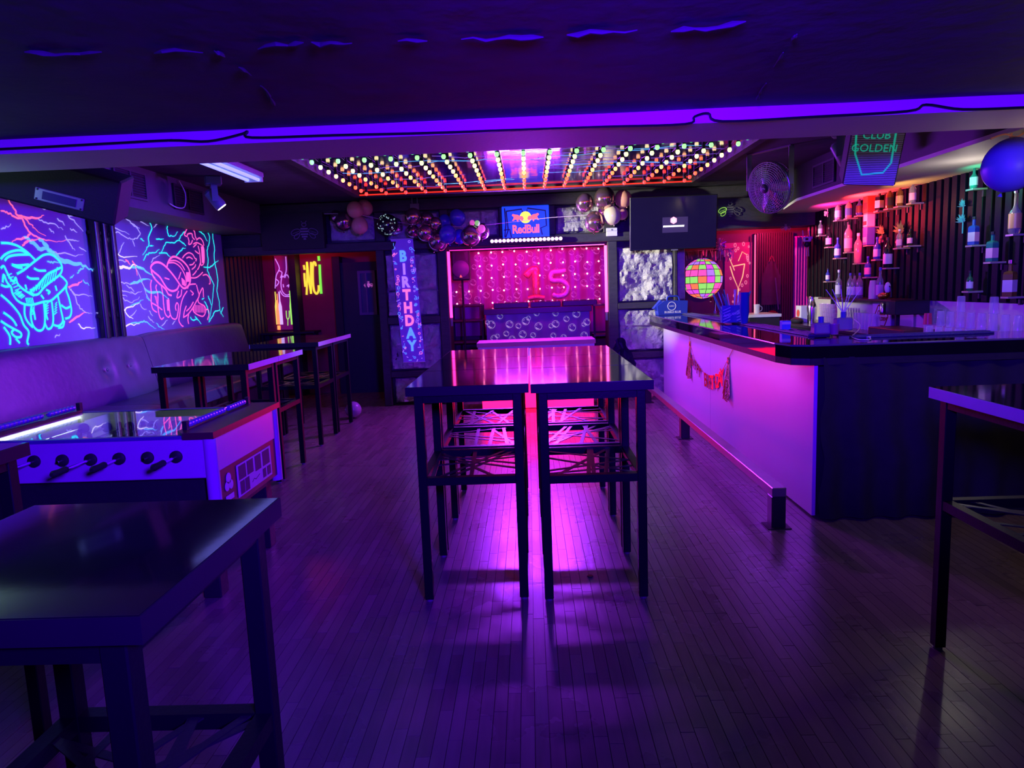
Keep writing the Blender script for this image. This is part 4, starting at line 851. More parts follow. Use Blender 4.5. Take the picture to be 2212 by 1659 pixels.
lc = [neon('banner_blue', (.12, .35, 1.), .8), neon('banner_lilac', (.45, .2, 1.), .8), neon('banner_rose', (1., .2, .55), .8)]
for i, ch in enumerate('BIRTHDAY'):
    v = .14+.104*i; q = bpos(-.02, v, .012)
    text_mb(ch, .20, fback(q), .004, None, 0, .010, sx=.85).build('letter', lc[(0, 1, 1, 2, 2, 2, 0, 0)[i]], t)
mbs = [MB(), MB(), MB()]; rr = random.Random(3)
for i in range(120):
    v = rr.uniform(.01, .99); u = rr.uniform(-.48, .48)
    if .07 < v < .94 and -.30 < u < .26: u = rr.choice((-.46, .46))*rr.uniform(.72, 1)
    q = bpos(u, v, .006); F2 = fback(q); k = rr.choice((0, 1, 2)); s = rr.uniform(.010, .02)
    if rr.random() < .4: mbs[k].ribbon([(s*math.cos(a), s*math.sin(a)) for a in [j*.7 for j in range(10)]], .006, F2, .002)
    elif rr.random() < .6: a = rr.uniform(0, 3.1); mbs[k].ribbon([(-1.3*s*math.cos(a), -1.3*s*math.sin(a)), (1.3*s*math.cos(a), 1.3*s*math.sin(a))], .007, F2, .002)
    else: mbs[k].lathe([(.006, 0), (.006, .002)], 8, F2)
for k in range(3): mbs[k].build('confetti_print', lc[k], t)['kind'] = 'stuff'
# TV
t = thing('television', 'large black flat television on the right showing a small logo', 'television', (0, 0, 0))
a = onY(1360, 428, 9.2); c = onY(1549, 534, 9.2); t.location = ((a.x+c.x)/2, 9.2, (a.z+c.z)/2); w2 = (c.x-a.x)/2; h2 = (a.z-c.z)/2+.005; t.rotation_euler = (R(6), 0, R(0))
MB().bevbox(-w2, w2, 0, .05, -h2, h2, .006).build('casing', mat('tv_black', (.012, .012, .016), .35), t)
MB().box(-w2+.012, w2-.012, -.004, 0, -h2+.016, h2-.012).build('screen', mat('tv_screen', (.006, .006, .014), .12, emit=(.01, .004, .06), es=.5), t)
o = MB().prism([(-.12, -.10), (.20, -.10), (.20, .09), (-.12, .09)], .001, fback((-.02, -.0055, -.02))).build('screen_window', mat('screen_dim', (.03, .02, .06), .3, emit=(.05, .03, .12), es=.5), t)
hx6 = [(.045*math.cos(R(60*k+30)), .045*math.sin(R(60*k+30))) for k in range(6)]
MB().prism(hx6, .002, fback((.0, -.007, .03))).build('hexagon_logo', mat('screen_pink', (1, .3, .4), .3, emit=(1., .32, .42), es=1.5), o)
text_mb('O', .05, fback((0, -.010, .03)), .001).build('logo_letter', mat('screen_white', (1, 1, 1), .3, emit=(1, 1, 1), es=1.6), o)
mb = MB()
for k in range(14): mb.prism([(-.13+.019*k, -.052), (-.115+.019*k, -.052), (-.113+.019*k, -.030), (-.13+.019*k, -.033)], .002, fback((0, -.007, 0)))
mb.build('screen_caption', MATS['screen_white'], o)
MB().box(-.02, .06, .002, .03, -h2-.014, -h2).build('status_light', m_grey, t)
MB().box(-.2, .2, .05, .12, -.2, .2).bar((0, .1, 0), (0, .75, .05), .06, .06).build('wall_mount', m_black, t)
# small wall boxes
q = onY(1322, 501, 9.85); t = thing('wall_box', 'small white electrical box below the right balloon cluster', 'electrical box', q)
MB().bevbox(-.075, .075, 0, .05, -.055, .055, .006).build('box_body', m_white, t); MB().box(-.075, .075, -.002, 0, .012, .016).build('box_seam', m_grey, t); MB().cyl((.0, -.001, .03), (0, -.004, .03), .012, 10).build('box_knob', m_grey, t)
q = onY(895, 446, 9.83); t = thing('junction_box', 'small grey junction box on the top timber above the balloons', 'electrical box', q)
MB().bevbox(-.06, .06, 0, .04, -.04, .04, .005).build('box_body', m_grey, t); MB().cyl((-.03, .02, .04), (-.03, .02, .2), .008, 8).cyl((.04, .02, .04), (.04, .02, .2), .008, 8).build('conduit', m_grey, t)
# bee emblems
def bee(label, M, s, m_, m2=None):
    t = thing('bee_emblem', label, 'emblem'); t.matrix_world = M @ Matrix.Diagonal((s, s, s, 1)); m2 = m2 or m_
    mb = MB(); I = Matrix.Identity(4)
    el = lambda cx, cy, a, b_, r=0, n=20: [(cx+a*math.cos(2*math.pi*i/n)*math.cos(r)-b_*math.sin(2*math.pi*i/n)*math.sin(r), cy+a*math.cos(2*math.pi*i/n)*math.sin(r)+b_*math.sin(2*math.pi*i/n)*math.cos(r)) for i in range(n+1)]
    for k, (w_, y) in enumerate(((.17, .12), (.20, .0), (.18, -.12), (.13, -.23), (.06, -.33))): mb.prism([(-w_, y-.035), (w_, y-.035), (w_*.95, y+.035), (-w_*.95, y+.035)], .03, I)
    mb.build('body_stripe', m_, t); MB().ribbon(el(0, .30, .10, .08), .04, I, .03).ribbon([(-.05, .37), (-.12, .47)], .03, I, .03).ribbon([(.05, .37), (.12, .47)], .03, I, .03).build('head', m_, t)
    for s_ in (-1, 1):
        MB().ribbon(el(s_*.40, -.02, .22, .13, -s_*.35), .035, I, .03).ribbon(el(s_*.36, -.2, .15, .09, -s_*.7), .03, I, .03).ribbon([(s_*.24, .02), (s_*.55, -.08)], .02, I, .03).build('wing', m2 if s_ < 0 else m_, t)
    return t
m_bee = mat('grey_bee', (.22, .18, .30), .5); m_beeg = neon('green_bee_wing', (.45, .9, .10), .5)
bee('dull grey bee emblem on the black panel above the left passage', fback((-3.02, 9.815, 2.47)), .30, m_bee)
bee('bee emblem with one green wing on the header right of the television', fback((onY(1577, 453, 10.05).x, 10.045, onY(1577, 453, 10.05).z)), .26, mat('dark_bee', (.12, .12, .12), .5), m_beeg)
bee('tiny pink bee emblem on the dark passage door', fback((onY(794, 615, 11.38).x+.02, 11.36, onY(794, 615, 11.38).z)), .12, neon('pink_bee', (.8, .15, .7), .6))
bee('tiny pale bee emblem on the lintel below the white soffit', fback((onY(1697, 492, 10.05).x, 10.045, onY(1697, 492, 10.05).z)), .11, mat('pale_bee', (.6, .55, .45), .5))
# balloons
def balloon(label, x, y, Y, rpx, m_, sq=1.08, group='balloons on the garland', rot=0.):
    c = onY(x, y, Y); r = rpx*Y/F
    prof = [(.0, -1.14), (.05, -1.13), (.10, -1.16), (.06, -1.08), (.05, -1.04)]
    body = []
    for k in range(1, 14):
        a = -math.pi/2+math.pi*k/14; body.append((math.cos(a)*(1-.05*math.sin(a)), math.sin(a)*sq))
    t = thing('balloon', label, 'balloon', c, 0, group); t.rotation_euler = (random.uniform(-.4, .4), random.uniform(-.5, .5), 0)
    MB().lathe([(a*r, b_*r) for a, b_ in [(.03, -1.1*sq/1.08)]+body+[(.001, sq)]], 20, None, 0, False).build('skin', m_, t, True)
    MB().lathe([(.03*r, -1.06*sq*r), (.09*r, -1.18*sq*r), (.02*r, -1.16*sq*r)], 10).build('knot', m_, t, True)
    return t
b_chr = mat('chrome_rose_balloon', (.62, .40, .42), .13, .92, var=.05); b_gold = mat('chrome_plum_balloon', (.50, .28, .40), .14, .92, var=.05)
b_peach = mat('peach_balloon', (.95, .45, .36), .25, trans=.15, var=.05, coat=.4); b_cream = mat('cream_balloon', (.85, .72, .55), .25, trans=.15, var=.05, coat=.4)
b_blue = mat('blue_balloon', (.06, .05, .55), .20, var=.08, coat=.6); b_pinkp = neon('pink_glow_balloon', (1., .12, .60), .45); b_green = neon('green_glow_balloon', (.35, .9, .20), .45)
for a in [('peach balloon, lower front of the left cluster', 777, 487, 9.55, 17.5, b_peach), ('peach balloon, upper front of the left cluster', 767, 453, 9.55, 17.5, b_peach), ('peach balloon behind at the top right of the left cluster', 788, 449, 9.68, 16.5, b_peach), ('shiny dark balloon at the left of the left cluster', 743, 478, 9.6, 19, b_gold), ('small dull balloon peeking out behind the left cluster', 727, 468, 9.75, 13, b_gold),
 ('large shiny rose balloon at the top left of the middle cluster', 892, 468, 9.5, 17.5, b_chr), ('shiny rose balloon second at the top of the middle cluster', 922, 472, 9.62, 15, b_chr), ('small shiny rose balloon in the centre of the middle cluster', 941, 483, 9.45, 13, b_chr), ('shiny rose balloon low in front of the middle cluster', 919, 503, 9.45, 17.5, b_chr), ('dark shiny balloon at the lower left of the middle cluster', 892, 499, 9.65, 13.5, b_gold), ('big shiny balloon hanging lowest in the middle cluster', 947, 521, 9.55, 20.5, b_gold), ('blue balloon at the top of the middle cluster', 988, 470, 9.6, 17, b_blue), ('blue balloon in front of the middle cluster', 967, 506, 9.45, 19, b_blue), ('blue balloon half hidden low in the middle cluster', 993, 511, 9.68, 15, b_blue), ('dim blue balloon half hidden behind the middle cluster', 961, 478, 9.75, 14, b_blue), ('large shiny rose balloon at the right end of the middle cluster', 1017, 509, 9.45, 21, b_chr), ('shiny plum balloon behind the right end of the middle cluster', 1042, 500, 9.65, 16, b_gold), ('tiny coral balloon on the garland string', 1020, 481, 9.5, 5.5, b_pinkp), ('tiny green balloon on the garland string', 1031, 482, 9.48, 5.5, b_green), ('small hot pink balloon on the garland string', 1040, 494, 9.42, 8, b_pinkp),
 ('shiny rose balloon at the upper left of the right cluster', 1263, 438, 9.45, 18.5, b_chr), ('largest shiny rose balloon at the top of the right cluster', 1306, 428, 9.4, 22, b_chr), ('shiny rose balloon at the bottom of the right cluster', 1285, 479, 9.42, 21, b_chr), ('peach balloon at the upper right of the right cluster', 1346, 429, 9.45, 18, b_peach), ('cream balloon at the lower right of the right cluster', 1322, 465, 9.4, 19, b_cream), ('dull balloon behind the right cluster beside the television', 1343, 461, 9.68, 13, b_peach), ('dull balloon hidden in the middle of the right cluster', 1308, 455, 9.62, 16, b_peach)]:
    balloon(*a)
t = balloon('black foil balloon covered in silver stars beside the banner', 838, 484, 9.5, 22, mat('black_foil', (.02, .02, .03), .12, .3), .95, None)
t['category'] = 'balloon'
rr = random.Random(9); rS = 22*9.5/F; mb = MB()
for i in range(46):
    a = rr.uniform(-1.25, 1.25); e = rr.uniform(-1.1, 1.1); n_ = Vector((math.cos(e)*math.sin(a), -math.cos(e)*math.cos(a), math.sin(e)))
    x_ = Vector((0, 0, 1)).cross(n_)*-1; Fm = frame(n_*rS*1.01, Vector((n_.y*-1, n_.x, 0)), Vector((0, 0, 1)))
    xx_ = Vector((0, 0, 1)).cross(n_).normalized(); Fm = frame(n_*rS*1.005, xx_, n_.cross(xx_)); s = rr.choice((.012, .009, .005)); st = []
    for k in range(10): q = s if k % 2 == 0 else s*.42; st.append((q*math.sin(k*math.pi/5), q*math.cos(k*math.pi/5)))
    mb.prism(st, .003, Fm)
mb.build('star_print', neon('star_print', (.55, .85, .80), .45), t)['kind'] = 'stuff'
balloon('clear foil balloon edge behind the star balloon', 852, 488, 9.68, 19, mat('clear_foil', (.55, .5, .6), .12, .85), .95, None)
balloon('pale translucent balloon lying on the floor by the passage', 763, 884, 9.05, 18, mat('pale_balloon', (.62, .45, .62), .2, trans=.35, coat=.4), 1.0, None).location.z = .115
o = balloon('small peach balloon on the floor behind the foot rail', 1402, 848, 9.75, 11, b_peach, 1.0, None); o.location.z = .075
o = tag(MB().tube(smooth_pts([onY(x, y, 9.6) for x, y in ((700, 462), (760, 462), (800, 469), (860, 480), (960, 490), (1045, 486), (1110, 479), (1190, 470), (1260, 465), (1340, 455))], 4), .004, 6).build('garland_string', mat('pale_string', (.7, .55, .65), .5), None, True), 'pale string that carries the balloon clusters across the wall', 'string')
big = balloon('big dark blue balloon hanging at the right frame edge above the bar', 2183, 356, 4.85, 52, mat('deep_blue_balloon', (.10, .08, .55), .45, var=.1), 1.05, None)
tag(MB().tube(smooth_pts([onY(x, y, 4.85) for x, y in ((2140, 300), (2170, 290), (2195, 296), (2212, 285), (2190, 283), (2180, 302))], 4), .006, 6).build('ribbon_tie', mat('orange_ribbon', (.8, .35, .25), .4), None, True), 'orange ribbon tied above the big blue balloon', 'ribbon')
# yellow lettering and bottle painting in the passage
t = thing('wall_lettering', 'yellow green hand painted letters on the dark red passage wall', 'lettering')
q = onY(676, 600, 11.55); t.location = (q.x, 11.55, q.z)
def zc(x, y): p = onY(560+x/4.367, 520+y/4.367, 11.55); return (p.x-q.x, p.z-q.z)
yl = neon('yellow_fluorescent_paint', (.85, .75, .04), .85); gl = neon('green_fluorescent_paint', (.20, .90, .05), .85)
Ft = fback((0, -.002, 0))
MB().ribbon(smooth_pts([(*zc(425, 305), 0), (*zc(428, 370), 0), (*zc(435, 435), 0)], 4), .034, Ft, .006).ribbon([zc(420, 230), zc(428, 275)], .034, Ft, .006).build('letter_i', yl, t)
MB().ribbon([zc(450, 200), zc(452, 350), zc(447, 510)], .034, Ft, .006).ribbon([zc(450, 200), zc(470, 380), zc(490, 500)], .034, Ft, .006).ribbon([zc(488, 200), zc(488, 350), zc(488, 500)], .034, Ft, .006).build('letter_n', yl, t)
MB().ribbon(smooth_pts([(*zc(x, y), 0) for x, y in ((535, 240), (525, 205), (508, 220), (505, 340), (515, 460), (540, 500), (560, 470), (560, 420))], 5), .036, Ft, .006).build('letter_c', yl, t)
MB().ribbon(smooth_pts([(*zc(x, y), 0) for x, y in ((570, 225), (575, 350), (585, 500))], 4), .042, Ft, .006).ribbon([zc(560, 145), zc(564, 190)], .042, Ft, .006).build('letter_i', gl, t)
t = thing('bottle_painting', 'magenta painted panel with an added glow, a face outline and neon bottles in the passage', 'painting')
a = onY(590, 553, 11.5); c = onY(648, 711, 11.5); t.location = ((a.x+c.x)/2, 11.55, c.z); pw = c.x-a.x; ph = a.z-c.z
MB().box(-pw/2, pw/2, -.02, 0, 0, ph).build('panel', mat('magenta_panel', (.55, .06, .30), .5, var=.2, emit=(.5, .01, .22), es=.16), t)  # weak emission stands in for lamplight falling on the panel
Ft = fback((0, -.021, 0)); q0 = t.location
def zc2(x, y): p = onY(560+x/4.367, 520+y/4.367, 11.53); return (p.x-q0.x, p.z-q0.z)
mb = MB()
for P in ([(150,170),(190,260),(160,330),(150,450)],[(250,150),(255,280),(230,340),(215,330)],[(215,330),(205,400),(215,470),(250,510),(290,500),(300,440),(290,370),(260,320),(240,350)],[(260,430),(280,415),(275,440)],[(230,440),(225,410)],[(195,470),(230,520),(290,525)],[(180,280),(215,300),(200,350)],[(155,360),(185,390),(160,430)]):
    mb.ribbon(smooth_pts([(*zc2(x, y), 0) for x, y in P], 4), .016, Ft, .004)
mb.build('head_outline', neon('lilac_fluorescent_paint', (.7, .25, 1.), .7), t)
ncol = [neon('paint_yellow', (.9, .8, .1), .8), neon('paint_orange', (1., .35, .12), .8), neon('paint_red', (1., .05, .2), .8), neon('paint_lilac', (.75, .5, 1.), .8), neon('paint_lime', (.4, .95, .15), .8)]
for k, (x, y0, w_, ci) in enumerate(((175,480,26,0),(192,500,24,1),(212,480,30,3),(185,560,30,1),(312,470,22,4),(330,500,26,0),(345,480,20,1),(362,510,26,2),(378,485,22,2),(392,540,22,1))):
    b0 = zc2(x, 790); t1 = zc2(x, y0); hh = t1[1]-b0[1]; ww = w_/4.367*11.5/F/2
    MB().prism([(b0[0]-ww, b0[1]), (b0[0]+ww, b0[1]), (b0[0]+ww, b0[1]+hh*.55), (b0[0]+ww*.35, b0[1]+hh*.72), (b0[0]+ww*.35, b0[1]+hh), (b0[0]-ww*.35, b0[1]+hh), (b0[0]-ww*.35, b0[1]+hh*.72), (b0[0]-ww, b0[1]+hh*.55)], .004+.001*k, Ft).build('painted_bottle', ncol[ci], t)
mb = MB()
for k in range(12):
    x = 175+k*4 if k < 6 else 325+(k-6)*14; mb.ribbon([zc2(x, 800), zc2(x+2, 840)], .02, Ft, .006)
mb.build('painted_reflection', ncol[1], t)['kind'] = 'stuff'
MB().ribbon(smooth_pts([(*zc2(x, y), 0) for x, y in ((255, 660), (258, 720), (270, 740), (282, 720), (282, 660))], 4), .014, Ft, .004).ribbon([zc2(270, 740), zc2(270, 800)], .012, Ft, .004).build('painted_glass', ncol[4], t)
t = thing('wall_shelf', 'dark shelf ledge below the bottle painting in the passage', 'shelf', (-3.75, 11.3, 1.04)); MB().box(-.55, .35, -.15, .25, -.03, 0).build('board', m_black, t); MB().box(-.5, -.46, .1, .25, -.2, -.03).box(.26, .30, .1, .25, -.2, -.03).build('bracket', m_black, t)
# ---------------------------------------------------------------- bar
bar = thing('bar_counter', 'long bar with glossy black top and lit white front panel', 'bar', (1.9, 7, 0))
poly = [(1.66, 9.85), (1.66, 4.84), (1.70, 4.66), (1.80, 4.60), (4.0, 4.535), (4.0, 5.13), (2.36, 5.2), (2.26, 5.3), (2.26, 9.85)]
poly = [(a-1.9, b_-7) for a, b_ in poly]
MB().prism(poly, .085, Matrix.Translation((0, 0, 1.075))).build('bar_top', mat('bar_black_gloss', (.006, .005, .008), .05, spec=.65, var=.3, bump=.01, bscale=9), bar)
mb = MB()
for i in range(4): a, b_ = poly[i], poly[i+1]; mb.cyl((a[0], a[1], 1.158), (b_[0], b_[1], 1.158), .007, 8)
mb.build('edge_bead', mat('bar_edge', (.12, .10, .16), .2), bar)
MB().bevbox(-.055, -.03, -2.36, .30, 0.012, 1.075, .002).build('front_panel', m_whitegloss, bar)
MB().bevbox(-.055, -.03, .306, 2.85, 0.012, 1.075, .002).build('front_panel', m_whitegloss, bar)
MB().box(-.03, .30, -2.3, 2.85, 0, 1.075).box(.3, 2.1, -2.3, -1.92, 0, 1.075).build('bar_body', m_black, bar)
mb = MB()
for i in range(4): a, b_ = poly[i], poly[i+1]; mb.bar((a[0]+.006, a[1]+(.006 if i > 1 else 0), 1.053), (b_[0]+(.006 if i < 3 else 0), b_[1]+(.006 if i > 0 else 0), 1.053), .008, .045)
mb.build('fascia_lip', m_black, bar)
MB().box(-.222, -.202, -2.10, 2.82, 1.062, 1.074).build('led_strip', mat('violet_led_strip', (1, .6, 1), .4, emit=(.40, .085, 1.0), es=15), bar)
m_drip = mat('blue_rubber_mat', (.07, .07, .16), .45, bump=.4, bscale=90)
t = thing('bar_mat', 'long ribbed rubber mat along the inner edge of the bar top', 'bar mat', (2.13, 7.3, 1.16))
MB().bevbox(-.07, .09, -2.0, 2.4, 0, .014, .004).build('mat_pad', m_drip, t)
for k in range(3): MB().box(-.055+.05*k, -.045+.05*k, -1.98, 2.38, .014, .02).build('mat_rib', m_drip, t)
t = thing('bar_mat', 'ribbed rubber mat on the bar end beside the cable', 'bar mat', (2.75, 5.08, 1.16))
MB().bevbox(-.48, .48, -.07, .03, 0, .014, .004).build('mat_pad', m_drip, t)
for k in range(2): MB().box(-.46, .46, -.05+.04*k, -.04+.04*k, .014, .02).build('mat_rib', m_drip, t)
# cloth over the bar end
n = 70; vs = []; NZ = 8
for j in range(NZ+1):
    z = .02+1.06*j/NZ; fl_ = 1-j/NZ
    for i in range(n+1):
        X = 1.88-.02*math.sin(j*1.7)+(.02 if j == NZ else 0)+(4.02-1.88)*i/n; vs.append((X-.015*fl_*(i == 0), 4.60-.025*math.sin(i*.9+.3*j)*(.4+fl_*.6)-.05*fl_, z))
o = MB().add(vs, [(r*(n+1)+i, r*(n+1)+i+1, (r+1)*(n+1)+i+1, (r+1)*(n+1)+i) for r in range(NZ) for i in range(n)]).build('bar_cloth', m_blackcloth, None, True)
tag(o, 'black cloth hanging down the near end of the bar', 'cloth')
# foot rail
t = thing('foot_rail', 'low square metal foot rail on posts along the bar front', 'foot rail', (1.56, 7.2, 0))
m_rail = mat('brushed_rail', (.30, .24, .26), .32, .6)
MB().bevbox(-.045, .045, -2.76, 2.4, .21, .27, .004).build('rail', m_rail, t)
for yy in (-2.71, .02, 2.3): MB().bevbox(-.045, .045, yy-.045, yy+.045, 0, .21, .004).build('post', mat('dark_post', (.05, .04, .06), .35, .5), t); MB().box(-.075, .075, yy-.07, yy+.07, 0, .006).build('floor_plate', m_black, t)
# birthday garland on the bar front
t = thing('birthday_garland', 'gold letter garland reading HAPPY BIRTHDAY with tassels on the bar front', 'garland', (1.835, 6, 0))
GX = 1.835
def zg(x, y): p = onX(1360+x/3.318, 680+y/3.318, GX); return Vector((0, p.y-6, p.z))
line = [(430, 150), (432, 190), (460, 300), (500, 380), (550, 425), (610, 440), (660, 405), (700, 330), (748, 232)]
P = smooth_pts([zg(*p) for p in line], 6)
MB().tube(P, .003, 5).build('string', m_gold, t)
lm = mat('garland_gold', (.62, .26, .12), .25, .9)
ws = [('H', 440, 320), ('A', 455, 345), ('P', 470, 365), ('P', 487, 392), ('Y', 503, 415), ('B', 545, 470), ('I', 560, 480), ('R', 576, 490), ('T', 594, 490), ('H', 612, 488), ('D', 632, 480), ('A', 648, 465), ('Y', 664, 445)]
for ch, x, y in ws: text_mb(ch, .20 if y > 430 else .16, fright(zg(x, y)) @ Matrix.Rotation(R(random.uniform(-6, 6)), 4, 'Y') @ Matrix.Rotation(R(-12 if y < 430 else 6), 4, 'Z'), .003, None, 0, .003).build('letter', lm, t)
for (x, y, L_) in ((432, 190, .42), (708, 305, .40)):
    q = zg(x, y); mb = MB(); mb.cyl(q, q-Vector((0, 0, .06)), .012, 8)
    for k in range(34):
        a = random.uniform(0, 6.28); r = random.uniform(.02, .075); e = q+Vector((min(0, -.02-.02*math.cos(a)), r*math.sin(a), -L_*random.uniform(.85, 1.03))); mb.bar(q-Vector((0, 0, .05)), e, .014, .0015)
    mb.build('tassel', m_gold, t)['kind'] = 'stuff'
# things on the bar top
q = onZ(1446, 672, 1.16)
t = thing('bubble_machine', 'blue bubble machine with carry handle on the far bar top', 'bubble machine', (1.93, 9.70, 1.162), R(6))
bmx = mat('bubble_machine_blue', (.03, .06, .42), .35, var=.05)
MB().prism([(-.20, .0), (.19, .0), (.20, .18), (.02, .19), (-.12, .19), (-.22, .12)], .16, fback((0, .08, 0))).build('body', bmx, t)
MB().prism([(-.26, .09), (-.16, .20), (-.12, .14), (-.20, .05)], .10, fback((0, .05, 0))).build('nozzle', bmx, t)
MB().tube(smooth_pts([(-.06, 0, .185), (-.05, 0, .235), (.02, 0, .245), (.09, 0, .24), (.11, 0, .185)], 4), .012, 8).build('handle', bmx, t, True)
MB().ribbon([(.055*math.cos(a*.3), .055*math.sin(a*.3)) for a in range(22)], .012, fback((-.02, -.082, .115)), .002).build('ring_logo', m_white, t)
text_mb('BUBBLE', .03, fback((-.02, -.082, .115)), .002, sx=.7).build('logo_lettering', m_white, t)
text_mb('BUBBLE BLUE', .038, fback((-.01, -.082, .035)), .002, None, 0, .0015).build('lettering', m_white, t)
MB().box(.13, .20, -.075, .075, .01, .15).build('side_grille', m_black, t)
q = onZ(1583, 698, 1.165)
t = thing('straw_caddy', 'blue printed bar caddy holding straws and napkins', 'bar caddy', (q.x, q.y, 1.175), R(-8))
bx_ = mat('caddy_blue', (.03, .10, .45), .35)
MB().box(-.11, .11, -.05, -.04, 0, .17).box(-.11, .11, .06, .07, 0, .17).box(-.11, -.10, -.04, .06, 0, .17).box(.10, .11, -.04, .06, 0, .17).box(-.10, .10, -.04, .06, 0, .01).box(-.005, .005, -.04, .06, .01, .17).build('caddy_box', bx_, t)
mb = MB()
for k in range(5): mb.ribbon([(-.10, .02+.03*k), (-.03, .05+.03*k)], .010, fback((0, -.051, -.02)), .002); mb.ribbon([(.03, .01+.03*k), (.10, .035+.03*k)], .010, fback((0, -.051, -.02)), .002)
text_mb('BALLANTINE', .032, fback((0, -.052, .085)) @ Matrix.Rotation(R(12), 4, 'Z'), .002, mb, 0, .002); mb.build('caddy_print', mat('caddy_pale', (.55, .65, .85), .4), t)
sc_ = [mat('straw_green', (.05, .65, .45), .4), mat('straw_white', (.8, .8, .85), .4), mat('straw_black', (.03, .03, .05), .4)]
for k in range(26):
    a = random.uniform(-.09, .09); e = Vector((a*1.7+random.uniform(-.03, .03) - (.06 if a < 0 else 0), random.uniform(-.03, .05), random.uniform(.26, .33)))
    MB().cyl((a, random.uniform(-.02, .04), .02), e, .005, 6).build('straw', sc_[k % 3 if k % 5 else 0], t)
q = onZ(1608, 701, 1.165); t = thing('cup_stack', 'tall stack of blue plastic cups beside the straw caddy', 'cups', (q.x, q.y, 1.175))
cup = MB().lathe([(.030, 0), (.044, .115), (.046, .118), (.042, .116), (.029, .004)], 18, None, 0, False).mesh('cup', mat('cup_blue', (.04, .10, .62), .3, trans=.2), True)
for k in range(11): o = link('cup', cup, t); o.location = (0, 0, .018*k); 
q = onZ(1563, 697, 1.165); t = thing('drinking_cup', 'violet cup standing left of the straw caddy', 'cup', (q.x, q.y, 1.175)); MB().lathe([(.03, 0), (.042, .10), (.04, .10), (.028, .006)], 16, None, 0, False).build('cup_wall', mat('cup_violet', (.3, .12, .6), .3, trans=.3), t, True); MB().lathe([(.028, 0), (.028, .01)], 16).build('cup_base', MATS['cup_violet'], t)
def diffuser(label, x, y, w_, h_, sticks):
    q = onZ(x, y, 1.175); t = thing('napkin_flask', label, 'flask', (q.x, q.y, 1.175)); gm = mat('violet_flask_glass', (.40, .32, .55), .15, trans=.35, coat=.4)
    MB().bevbox(-w_, w_, -w_*.7, w_*.7, 0, h_, .012).build('flask_body', gm, t); MB().cyl((0, 0, h_), (0, 0, h_+.045), w_*.32, 12).build('flask_cap', mat('flask_cap_blue', (.08, .10, .45), .3), t)
    for k in range(sticks):
        a = (k-(sticks-1)/2)/max(1, sticks-1)*2; MB().cyl((0, 0, h_+.03), (a*.13, random.uniform(-.03, .03), h_+.22), .003, 5).build('stick', m_white, t)
    return t
diffuser('small square violet flask with blue cap on the bar corner', 1773, 722, .062, .085, 0)
diffuser('larger square violet flask with thin white sticks on the bar corner', 1821, 714, .062, .10, 6)
q = onZ(1802, 722, 1.175); t = thing('tea_light', 'small pink candle glass between the two square flasks', 'candle', (q.x, q.y, 1.175)); MB().lathe([(.028, 0), (.034, .075), (.031, .075), (.026, .01)], 14, None, 0, False).build('candle_glass', mat('pink_candle_glass', (.6, .2, .6), .15, trans=.5), t, True); MB().lathe([(.025, .005), (.025, .03)], 14).build('wax', mat('violet_wax', (.4, .2, .7), .5), t)
q = onZ(1696, 712, 1.175); t = thing('drink_carton', 'small blue carton on the inner bar mat', 'carton', (q.x, q.y, 1.175)); MB().bevbox(-.035, .035, -.03, .03, 0, .075, .003).build('carton_body', mat('carton_blue', (.10, .16, .75), .4), t); MB().box(-.036, .036, -.031, -.030, .045, .065).build('carton_print', m_white, t)
P = smooth_pts([onZ(1845, 690, 1.25), onZ(1857, 700, 1.22), onZ(1855, 712, 1.185), onZ(1845, 722, 1.168), onZ(1840, 728, 1.166), onZ(1858, 734, 1.166), onZ(1880, 733, 1.166), onZ(1875, 728, 1.166)], 6)
o = tag(MB().tube(P, .004, 6).build('charging_cable', m_white, None, True), 'white charging cable lying on the bar end', 'cable'); MB().bevbox(-.012, .012, -.02, .02, -.006, .006, .002, 0, Matrix.Translation(P[-1])).build('cable_plug', m_white, o)
# sink region behind the far bar
t = thing('sink_unit', 'steel sink counter behind the far end of the bar', 'sink', (2.85, 10.8, 0))
MB().box(-.55, .75, -.25, .35, 0, 1.06).build('cabinet', m_black, t); MB().box(-.57, .77, -.27, -.08, 1.06, 1.09).box(-.57, .77, .22, .37, 1.06, 1.09).box(-.57, -.12, -.08, .22, 1.06, 1.09).box(.42, .77, -.08, .22, 1.06, 1.09).build('worktop', m_chrome, t); MB().box(-.12, .42, -.08, .22, .90, .91).build('basin', m_chrome, t)
MB().tube(smooth_pts([(.02, .27, 1.09), (.02, .27, 1.28), (-.01, .22, 1.35), (-.07, .14, 1.35), (-.09, .10, 1.28)], 5), .014, 10).build('tap', m_chrome, t, True); MB().cyl((.02, .27, 1.09), (.02, .27, 1.13), .024, 12).build('tap_base', m_white, t)
q = onY(1620, 695, 10.6); t = thing('white_ledge', 'white worktop corner behind the cup stack', 'worktop', (3.17, 9.95, 0)); MB().bevbox(-.22, .22, -.3, .3, 1.08, 1.12, .004).build('board', m_white, t); MB().box(-.2, .2, -.28, .28, 0, 1.08).build('carcass', m_black, t)
q = onZ(1622, 692, 1.12); t = thing('beer_mug', 'clear glass mug on the white worktop corner', 'mug', (3.12, 9.85, 1.12)); MB().lathe([(.035, 0), (.040, .13), (.037, .13), (.032, .012), (.001, .012)], 16, None, 0, False).build('mug_body', m_glass, t, True); MB().tube(smooth_pts([(.038, 0, .11), (.07, 0, .09), (.068, 0, .05), (.036, 0, .03)], 4), .006, 7).build('mug_handle', m_glass, t, True)
